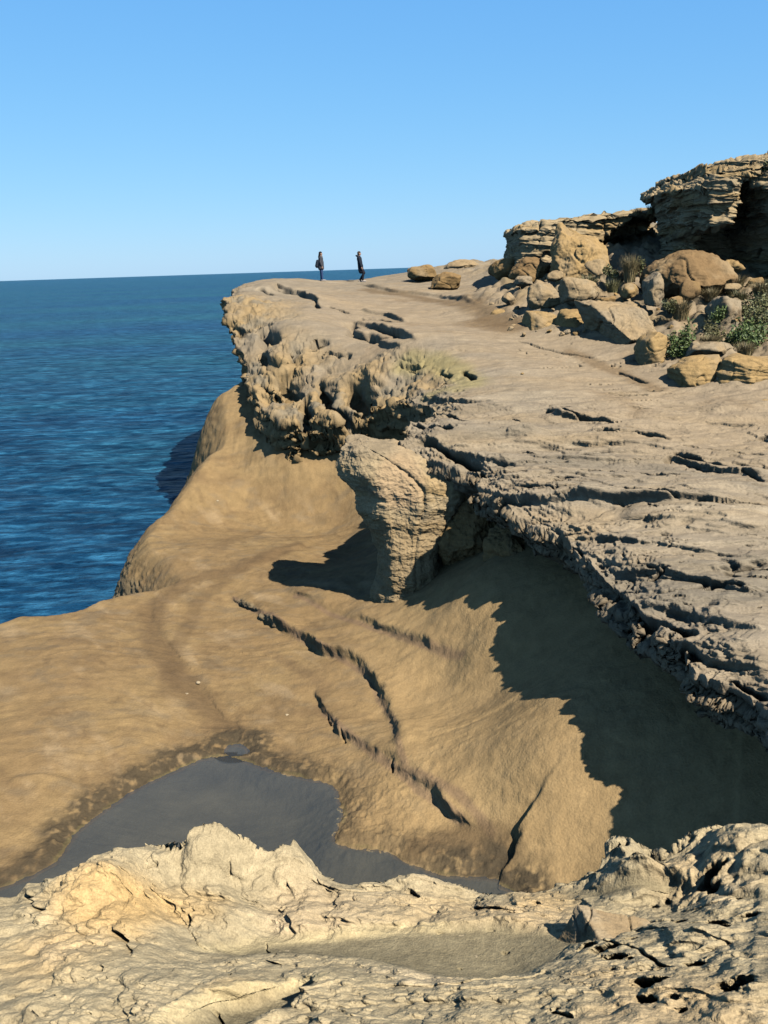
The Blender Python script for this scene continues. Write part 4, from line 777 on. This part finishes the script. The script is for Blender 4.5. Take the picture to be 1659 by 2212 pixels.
# ------------------------------------------------------------------ vegetation
def leafy(name, mat, n, rx, ry, rz, size, blade=False, seed=0, parent=None):
    rg = np.random.default_rng(seed); V = []; Fc = []
    if blade:
        a = rg.uniform(0, 2*np.pi, n); r = np.sqrt(rg.random(n))*rx*.45; L_ = rg.uniform(.5, 1, n)*rz; lean = rg.uniform(.1, .9, n)
        bx = r*np.cos(a); by = r*np.sin(a)*ry/rx; w = size*rg.uniform(.6, 1.2, n); ta = a+rg.normal(size=n)*.6
        for i in range(n):
            dx, dy = math.cos(ta[i]), math.sin(ta[i]); px_, py_ = -dy*w[i], dx*w[i]; k = len(V)
            for t in (0, .5, 1.):
                o_ = lean[i]*rx*t*t; zz = L_[i]*t*(1-.15*lean[i]*t); ww = 1-t*.95
                V += [(bx[i]+dx*o_-px_*ww, by[i]+dy*o_-py_*ww, zz), (bx[i]+dx*o_+px_*ww, by[i]+dy*o_+py_*ww, zz)]
            Fc += [(k, k+1, k+3, k+2), (k+2, k+3, k+5, k+4)]
    else:
        nc = max(5, n//60); cen = rg.normal(size=(nc, 3)); cen /= np.linalg.norm(cen, axis=1)[:, None]; cen *= (rg.random(nc)**.4)[:, None]*.72; cen[:, 2] = np.abs(cen[:, 2]); cr_ = rg.uniform(.22, .42, nc)
        ci = rg.integers(0, nc, n); d = rg.normal(size=(n, 3)); d /= np.linalg.norm(d, axis=1)[:, None]; p = (cen[ci]+d*(rg.random(n)**.35*cr_[ci])[:, None])*np.array([rx, ry, rz])
        for i in range(n):
            a = rg.normal(size=3); a /= np.linalg.norm(a); b = np.cross(a, rg.normal(size=3)); b /= np.linalg.norm(b); s = size*rg.uniform(.6, 1.3); k = len(V)
            V += [tuple(p[i]-a*s), tuple(p[i]+b*s*.45), tuple(p[i]+a*s), tuple(p[i]-b*s*.45)]; Fc.append((k, k+1, k+2, k+3))
    V = np.array(V); V[:, 2] = np.maximum(V[:, 2], -.1)
    return mesh_np(name, V, np.array(Fc), mat, parent=parent, smooth=False)
def leaf_mat(name, c1, c2):
    m, nt, out = new_mat(name); L = nt.links.new; p = N(nt, 'ShaderNodeBsdfPrincipled'); p.inputs['Roughness'].default_value = .6; L(p.outputs[0], out.inputs[0])
    g = N(nt, 'ShaderNodeNewGeometry'); cr = N(nt, 'ShaderNodeValToRGB'); L(g.outputs['Random Per Island'], cr.inputs[0]); cr.color_ramp.elements[0].color = (*[q*KALB for q in c1], 1); cr.color_ramp.elements[1].color = (*[q*KALB for q in c2], 1); L(cr.outputs[0], p.inputs['Base Color']); return m
GR = leaf_mat('green_leaves', (.06, .11, .02), (.17, .22, .06)); GD = leaf_mat('olive_leaves', (.10, .11, .035), (.26, .25, .10)); DR = leaf_mat('dry_grass', (.16, .12, .05), (.36, .28, .13)); DG = leaf_mat('olive_grass', (.10, .10, .03), (.26, .23, .10))
WD = plain_mat('woody_stem', (.12, .08, .05))
def stem_mesh(name, parent, h, r, seed):
    rg = np.random.default_rng(seed); V = []; Fc = []
    for s in range(6):
        a = rg.uniform(0, 6.28); l = rg.uniform(.5, 1)*h; dx, dy = math.cos(a)*.5, math.sin(a)*.5; k = len(V)
        for t in (0, .5, 1.):
            rr = r*(1-.7*t)
            for q in range(4): V.append((dx*l*t+math.cos(q*1.57)*rr, dy*l*t+math.sin(q*1.57)*rr, l*t-.15))
        for t in range(2):
            for q in range(4): Fc.append((k+t*4+q, k+t*4+(q+1) % 4, k+t*4+4+(q+1) % 4, k+t*4+4+q))
    return mesh_np(name, np.array(V), np.array(Fc), WD, parent=parent)
def shrub(label, box, d, mat, n, size, seed):
    x0, y0, x1, y1 = box; c = AD((x0+x1)/2, y1, d); w = (x1-x0)*d/FPX/2; h = (y1-y0)*d/FPX
    e = bpy.data.objects.new('shrub', None); COL.objects.link(e); e.location = c; tag(e, label, 'shrub')
    leafy('foliage', mat, n, w*1.15, w*.9, h, size, seed=seed, parent=e); stem_mesh('stem', e, h*.7, .03, seed)
def tuft(label, box, d, mat, n, seed, size=.012):
    x0, y0, x1, y1 = box; c = AD((x0+x1)/2, y1, d); w = (x1-x0)*d/FPX/2; h = (y1-y0)*d/FPX
    o = leafy('grass_tuft', mat, n, w, w, h, size, True, seed); o.location = c; tag(o, label, 'grass tuft')
shrub('dark green leafy shrub just right of the square upright tan block', (1440,685,1512,762), 32.4, GR, 1500, .07, 1)
shrub('broad green ground shrub at the right edge above the layered boulders', (1565,682,1680,752), 32., GR, 2200, .07, 2)
shrub('olive grey shrub behind the split boulder at the right edge', (1590,625,1690,690), 34.5, GD, 1700, .07, 3)
shrub('brown dry shrub between the green shrub and the split boulder', (1500,680,1572,752), 33., DG, 1300, .06, 4)
shrub('dark little shrub on the right edge beside the wide layered boulder', (1640,768,1680,816), 30.5, GR, 600, .06, 5)
shrub('small green shrub above the narrow grey fin', (1362,548,1402,592), 40., GD, 500, .06, 6)
shrub('green sprig left of the narrow grey fin beside a dry tussock', (1300,560,1345,596), 40.4, GD, 500, .06, 7)
shrub('dark olive shrub growing on top of the tall outcrop at the right edge', (1630,336,1690,372), 39.2, GD, 600, .07, 8)
tuft('dark grass tuft on the skyline beside the tall outcrop', (1392,440,1420,462), 46., DG, 260, 11)
tuft('pale grass tuft on the skyline left of the darker one', (1360,448,1394,464), 46.4, DR, 220, 12)
tuft('tall dry grass tussock left of the small shrub over the fin', (1335,545,1385,610), 39.8, DR, 500, 13, .02)
tuft('dry grass tussock at the foot of the rounded brown mass', (1440,640,1500,690), 35.5, DR, 420, 14, .016)
tuft('dry grass strip on the right slope under the cave mouth', (1560,590,1620,622), 38., DR, 420, 15, .016)
tuft('dry grass on the rubble slope above the tilted slab', (1240,590,1300,622), 40., DG, 380, 16, .016)
tuft('dry grass at the right edge above the olive shrub', (1610,600,1680,640), 36., DR, 420, 17, .016)

shrub('low olive shrub between the broad green shrub and the right edge, higher up', (1600,655,1690,705), 33.2, GD, 1500, .06, 21)
shrub('small green shrub in front of the split boulder on the right slope', (1535,655,1580,690), 33.6, GR, 700, .055, 22)
shrub('brown bush at the right edge below the dark cave', (1620,600,1690,650), 36., DG, 1300, .06, 23)
shrub('small olive shrub under the narrow grey fin beside the tilted slab', (1425,640,1465,672), 35.6, GD, 500, .05, 24)
tuft('dry grass on the slope between the green shrub and the low grey slab', (1505,720,1560,748), 32., DR, 420, 31, .014)
tuft('dry grass tussock above the wide layered boulder', (1580,735,1640,768), 30.6, DR, 420, 32, .014)
tuft('dry grass beside the small round boulder in the yellow earth', (1510,618,1560,650), 36.6, DR, 420, 33, .016)
tuft('dry grass tussock on the slope below the cave, left of the brown bush', (1570,622,1625,655), 36., DG, 420, 34, .016)
tuft('dry grass tuft left of the narrow grey fin, below the small sprig', (1300,600,1345,632), 39., DG, 320, 35, .016)
# ------------------------------------------------------------------ people
def bodymesh(name, caps, mat, parent, vox=.011):
    """capsules ((a), (b), ra, rb[, sy]) fused into one continuous surface; sy widens a capsule sideways"""
    V = []; Fc = []; D = sphere_grid(14, 9)
    for cp in caps:
        a, b, ra, rb = cp[:4]; sy = cp[4] if len(cp) > 4 else 1.; a = np.array(a, float); b = np.array(b, float); ax = b-a; L = np.linalg.norm(ax)
        ax = ax/L if L > 1e-6 else np.array([0, 0, 1.]); t1 = np.cross(ax, [0, 1, 0]); t1 = t1/np.linalg.norm(t1) if np.linalg.norm(t1) > 1e-3 else np.array([1., 0, 0]); t2 = np.cross(ax, t1)
        k = len(V); 
        for i in range(9):
            for q in range(14):
                d = D[i, q]; c_ = (b, rb) if i < 4 or (i == 4) else (a, ra); p = t1*d[0]*c_[1]+t2*d[1]*c_[1]+ax*d[2]*c_[1]; p[1] *= sy; V.append(c_[0]+p)
        for i in range(8):
            for q in range(14): Fc.append((k+i*14+q, k+(i+1)*14+q, k+(i+1)*14+(q+1) % 14, k+i*14+(q+1) % 14))
    me = bpy.data.meshes.new(name); me.from_pydata([tuple(v) for v in V], [], Fc); o = bpy.data.objects.new(name, me); COL.objects.link(o)
    m = o.modifiers.new('r', 'REMESH'); m.mode = 'VOXEL'; m.voxel_size = vox; m2 = o.modifiers.new('s', 'SMOOTH'); m2.iterations = 3
    bpy.context.view_layer.update(); nm = bpy.data.meshes.new_from_object(o.evaluated_get(bpy.context.evaluated_depsgraph_get())); nm.materials.clear(); nm.materials.append(mat)
    for p_ in nm.polygons: p_.use_smooth = True
    o.modifiers.clear(); o.data = nm; o.parent = parent; return o
SK = plain_mat('skin', (.50, .30, .21), .6); JK = plain_mat('dark_jacket_cloth', (.075, .075, .085), .85); JK2 = plain_mat('black_jacket_cloth', (.022, .028, .042), .85); JE = plain_mat('navy_denim', (.05, .09, .20), .85); TR = plain_mat('dark_trouser_cloth', (.02, .02, .028), .85)
HR = plain_mat('dark_hair', (.015, .010, .008), .7); HR2 = plain_mat('brown_hair', (.07, .045, .03), .7); SH = plain_mat('pale_shoe_leather', (.55, .48, .42), .6); SH2 = plain_mat('red_shoe_cloth', (.18, .04, .04), .7); BG = plain_mat('grey_shirt_cloth', (.20, .16, .14), .85)
def person(label, px, py, d, yaw, s, legs, lean, arms, jm, tm, hm, sm, tail=.86, hood=False, long_hair=False, top=None):
    """faces +x; legs = ((knee x, knee z), (ankle x, ankle z)) for the left and right; arms = ((elbow x, z), (wrist x, y, z))"""
    c = AD(px, py, d); gz = ground(c[0], c[1]); e = bpy.data.objects.new('person', None); COL.objects.link(e); e.location = (c[0], c[1], gz); e.rotation_euler = (0, 0, yaw); e.scale = (s, s, s); tag(e, label, 'person')
    lx = lean; S = (lx, 0, 1.42); hipz = .92
    cp = [((0, 0, hipz), (lx*.5, 0, 1.15), .125, .115, 1.25), ((lx*.5, 0, 1.15), (lx, 0, 1.34), .115, .12, 1.4), (S, (lx+.015, 0, 1.52), .055, .05), ((lx+.01, 0, 1.66), (lx+.025, 0, 1.63), .092, .085, .85), ((lx+.045, 0, 1.60), (lx+.05, 0, 1.575), .062, .048), ((lx+.11, 0, 1.635), (lx+.125, 0, 1.61), .010, .014), ((lx+.095, -.02, 1.572), (lx+.095, .02, 1.572), .010, .010)]
    for y in (-.085, .085): cp += [((lx+.01, y, 1.65), (lx+.0, y, 1.62), .016, .012)]
    for i, ((kx, kz), (ax, az)) in enumerate(legs):
        y = .09 if i == 0 else -.09; cp += [((0, y, hipz-.02), (kx, y, kz), .09, .06), ((kx, y, kz), (ax, y, az), .06, .04), ((ax, y, az-.02), (ax+.15, y, .035), .04, .03)]
    for i, ((ex, ez), (wx, wy, wz)) in enumerate(arms):
        sd = 1 if i == 0 else -1; wy *= sd
        cp += [((lx, sd*.17, 1.38), (ex, sd*.235, ez), .055, .045), ((ex, sd*.235, ez), (wx, wy, wz), .045, .028)]
        v = np.array([wx-ex, wy-sd*.235, wz-ez]); v /= np.linalg.norm(v); W = np.array([wx, wy, wz]); sdv = np.cross(v, [0, 1, 0]); sdv /= np.linalg.norm(sdv)+1e-9
        cp += [(W, W+v*.09, .030, .034)]
        for q in range(4): b0 = W+v*.10+sdv*(-.030+.02*q); b1 = b0+v*(.04+.008*(q in (1, 2)))+np.array([0, -sd*.006, 0]); b2 = b1+v*.025+np.array([0, -sd*.016, 0]); cp += [(b0, b1, .010, .009), (b1, b2, .009, .008)]
        t0 = W+v*.03+sdv*-.03; cp += [(t0, t0+v*.035-sdv*.022, .012, .010), (t0+v*.035-sdv*.022, t0+v*.065-sdv*.02, .010, .009)]
    bodymesh('body', cp, SK, e, .009)
    for y in (-.032, .032): bodymesh('eye', [((lx+.098, y, 1.645), (lx+.099, y, 1.644), .010, .010)], HR, e, .004)
    fl_ = .04 if top else 0; jc = [((0, 0, tail), (lx*.5, 0, 1.15), .165+fl_, .150+fl_*.7, 1.25), ((lx*.5, 0, 1.15), (lx, 0, 1.35), .150, .150, 1.35), ((lx, 0, 1.38), (lx+.01, 0, 1.47), .11, .075, 1.1)]
    if tail < .8: jc += [((0.02, 0, tail-.1), (0, 0, .95), .15, .16, 1.2)]
    for i, ((ex, ez), (wx, wy, wz)) in enumerate(arms):
        sd = 1 if i == 0 else -1; jc += [((lx, sd*.17, 1.38), (ex, sd*.235, ez), .082, .068), ((ex, sd*.235, ez), (wx, wy*sd, wz), .068, .046)]
    if hood: jc += [((lx-.07, 0, 1.48), (lx-.17, 0, 1.53), .085, .05, 1.3)]
    bodymesh('jacket', jc, jm, e, .016)
    if top: bodymesh('bag_behind', [((lx-.20, 0, 1.20), (lx-.24, 0, .92), .10, .13, 1.2)], JK2, e, .014)  # dark bag behind the back, not part of the jacket
    if top: bodymesh('scarf', [((lx+.04, 0, 1.30), (lx+.05, 0, 1.47), .125, .08, 1.15)], top, e, .014)
    tc = [((0, 0, hipz), (0, 0, hipz-.05), .14, .13, 1.25)]
    for i, ((kx, kz), (ax, az)) in enumerate(legs): y = .09 if i == 0 else -.09; tc += [((0, y, hipz-.03), (kx, y, kz), .115, .08), ((kx, y, kz), (ax, y, az+.02), .08, .062)]
    bodymesh('trousers', tc, tm, e, .014)
    for i, ((kx, kz), (ax, az)) in enumerate(legs): y = .09 if i == 0 else -.09; bodymesh('shoe', [((ax-.04, y, .05), (ax+.08, y, .045), .05, .045), ((ax+.08, y, .045), (ax+.18, y, .04), .045, .036)], sm, e, .012)
    hc = [((lx-.015, 0, 1.69), (lx+.01, 0, 1.70), .098, .088, .92), ((lx-.04, 0, 1.64), (lx-.05, 0, 1.60), .075, .06, 1.0)]
    if long_hair: hc += [((lx-.05, 0, 1.62), (lx-.10, 0, 1.44), .075, .06, 1.2)]
    bodymesh('hair', hc, hm, e, .012)
    return e
person('person in a dark open jacket and blue jeans standing still, left of the two', 695, 609, 59.0, .15, .99, (((.0, .48), (.0, .09)), ((.03, .48), (.05, .09))), .0, (((-.06, 1.13), (.02, .24, .90)), ((-.05, 1.13), (.03, .24, .90))), JK, JE, HR, SH, tail=.82, long_hair=True, top=BG)
person('person in a long black hooded coat walking to the right, right of the two', 780, 609, 59.0, .0, 1.03, (((.20, .52), (-.06, .10)), ((.16, .52), (.10, .09))), -.06, (((-.08, 1.13), (-.02, .25, .88)), ((-.02, 1.13), (.06, .25, .88))), JK2, TR, HR2, SH, tail=.72, hood=True)

# ------------------------------------------------------------------ sky, sun, camera
SUN_EL = 47.; sun_h = np.array([.62, -.785]); sun_h = sun_h/np.linalg.norm(sun_h)
el = math.radians(SUN_EL); sdir = Vector((sun_h[0]*math.cos(el), sun_h[1]*math.cos(el), math.sin(el)))
w = bpy.data.worlds.new('World'); SC.world = w; w.use_nodes = True; nt = w.node_tree; nt.nodes.clear()
sky = N(nt, 'ShaderNodeTexSky', sky_type='NISHITA', sun_disc=False, sun_elevation=el, sun_rotation=math.atan2(sdir.x, sdir.y), air_density=1.0, dust_density=.2, ozone_density=1.6, altitude=0)
bg = N(nt, 'ShaderNodeBackground'); bg.inputs[1].default_value = .054; ow = N(nt, 'ShaderNodeOutputWorld'); tint = N(nt, 'ShaderNodeMix', data_type='RGBA', blend_type='MULTIPLY'); tint.inputs[0].default_value = 1; tint.inputs[7].default_value = (.66, 1.03, 1.40, 1); nt.links.new(sky.outputs[0], tint.inputs[6]); 
sep = N(nt, 'ShaderNodeSeparateColor'); com = N(nt, 'ShaderNodeCombineColor'); nt.links.new(tint.outputs[2], sep.inputs[0]); KK = .1022
for i_, (a_, g_) in enumerate(((.71, .73), (.779, .485), (.985, .25))):     # clear maritime air: flatten the sky's gradient channel by channel
    p_ = N(nt, 'ShaderNodeMath', operation='POWER'); p_.inputs[1].default_value = g_; q_ = N(nt, 'ShaderNodeMath', operation='MULTIPLY'); q_.inputs[1].default_value = KK; r_ = N(nt, 'ShaderNodeMath', operation='MULTIPLY'); r_.inputs[1].default_value = a_/KK
    nt.links.new(sep.outputs[i_], q_.inputs[0]); nt.links.new(q_.outputs[0], p_.inputs[0]); nt.links.new(p_.outputs[0], r_.inputs[0]); nt.links.new(r_.outputs[0], com.inputs[i_])
tc = N(nt, 'ShaderNodeTexCoord'); sx = N(nt, 'ShaderNodeSeparateXYZ'); nt.links.new(tc.outputs['Generated'], sx.inputs[0]); mr = N(nt, 'ShaderNodeMapRange', interpolation_type='SMOOTHSTEP'); mr.inputs[1].default_value = .26; mr.inputs[2].default_value = .65; nt.links.new(sx.outputs[2], mr.inputs[0])
dk = N(nt, 'ShaderNodeMix', data_type='RGBA', blend_type='MULTIPLY'); dk.inputs[0].default_value = 1; dk.inputs[7].default_value = (.75, .68, .62, 1); nt.links.new(tint.outputs[2], dk.inputs[6])      # deeper blue towards the zenith
mz = N(nt, 'ShaderNodeMix', data_type='RGBA'); nt.links.new(mr.outputs[0], mz.inputs[0]); nt.links.new(com.outputs[0], mz.inputs[6]); nt.links.new(dk.outputs[2], mz.inputs[7]); nt.links.new(mz.outputs[2], bg.inputs[0]); nt.links.new(bg.outputs[0], ow.inputs[0])
sl = bpy.data.lights.new('sun', 'SUN'); sl.energy = 5.0; sl.angle = math.radians(.53); sl.color = (1., .95, .86); so = bpy.data.objects.new('sun', sl); COL.objects.link(so); so.rotation_euler = sdir.to_track_quat('Z', 'Y').to_euler()
cam = bpy.data.cameras.new('camera'); co = bpy.data.objects.new('camera', cam); COL.objects.link(co); SC.camera = co
cam.sensor_fit = 'VERTICAL'; cam.sensor_height = 36; cam.sensor_width = 27; cam.lens = 36*FPX/2212; cam.clip_start = .05; cam.clip_end = 100000
M = Matrix(((_r[0], _u[0], -_f[0]), (_r[1], _u[1], -_f[1]), (_r[2], _u[2], -_f[2]))); co.matrix_world = M.to_4x4()
SC.cycles.diffuse_bounces = 0; SC.cycles.max_bounces = 8
SC.view_settings.view_transform = 'Standard'; SC.view_settings.look = 'None'; SC.view_settings.exposure = .92; SC.view_settings.gamma = 1
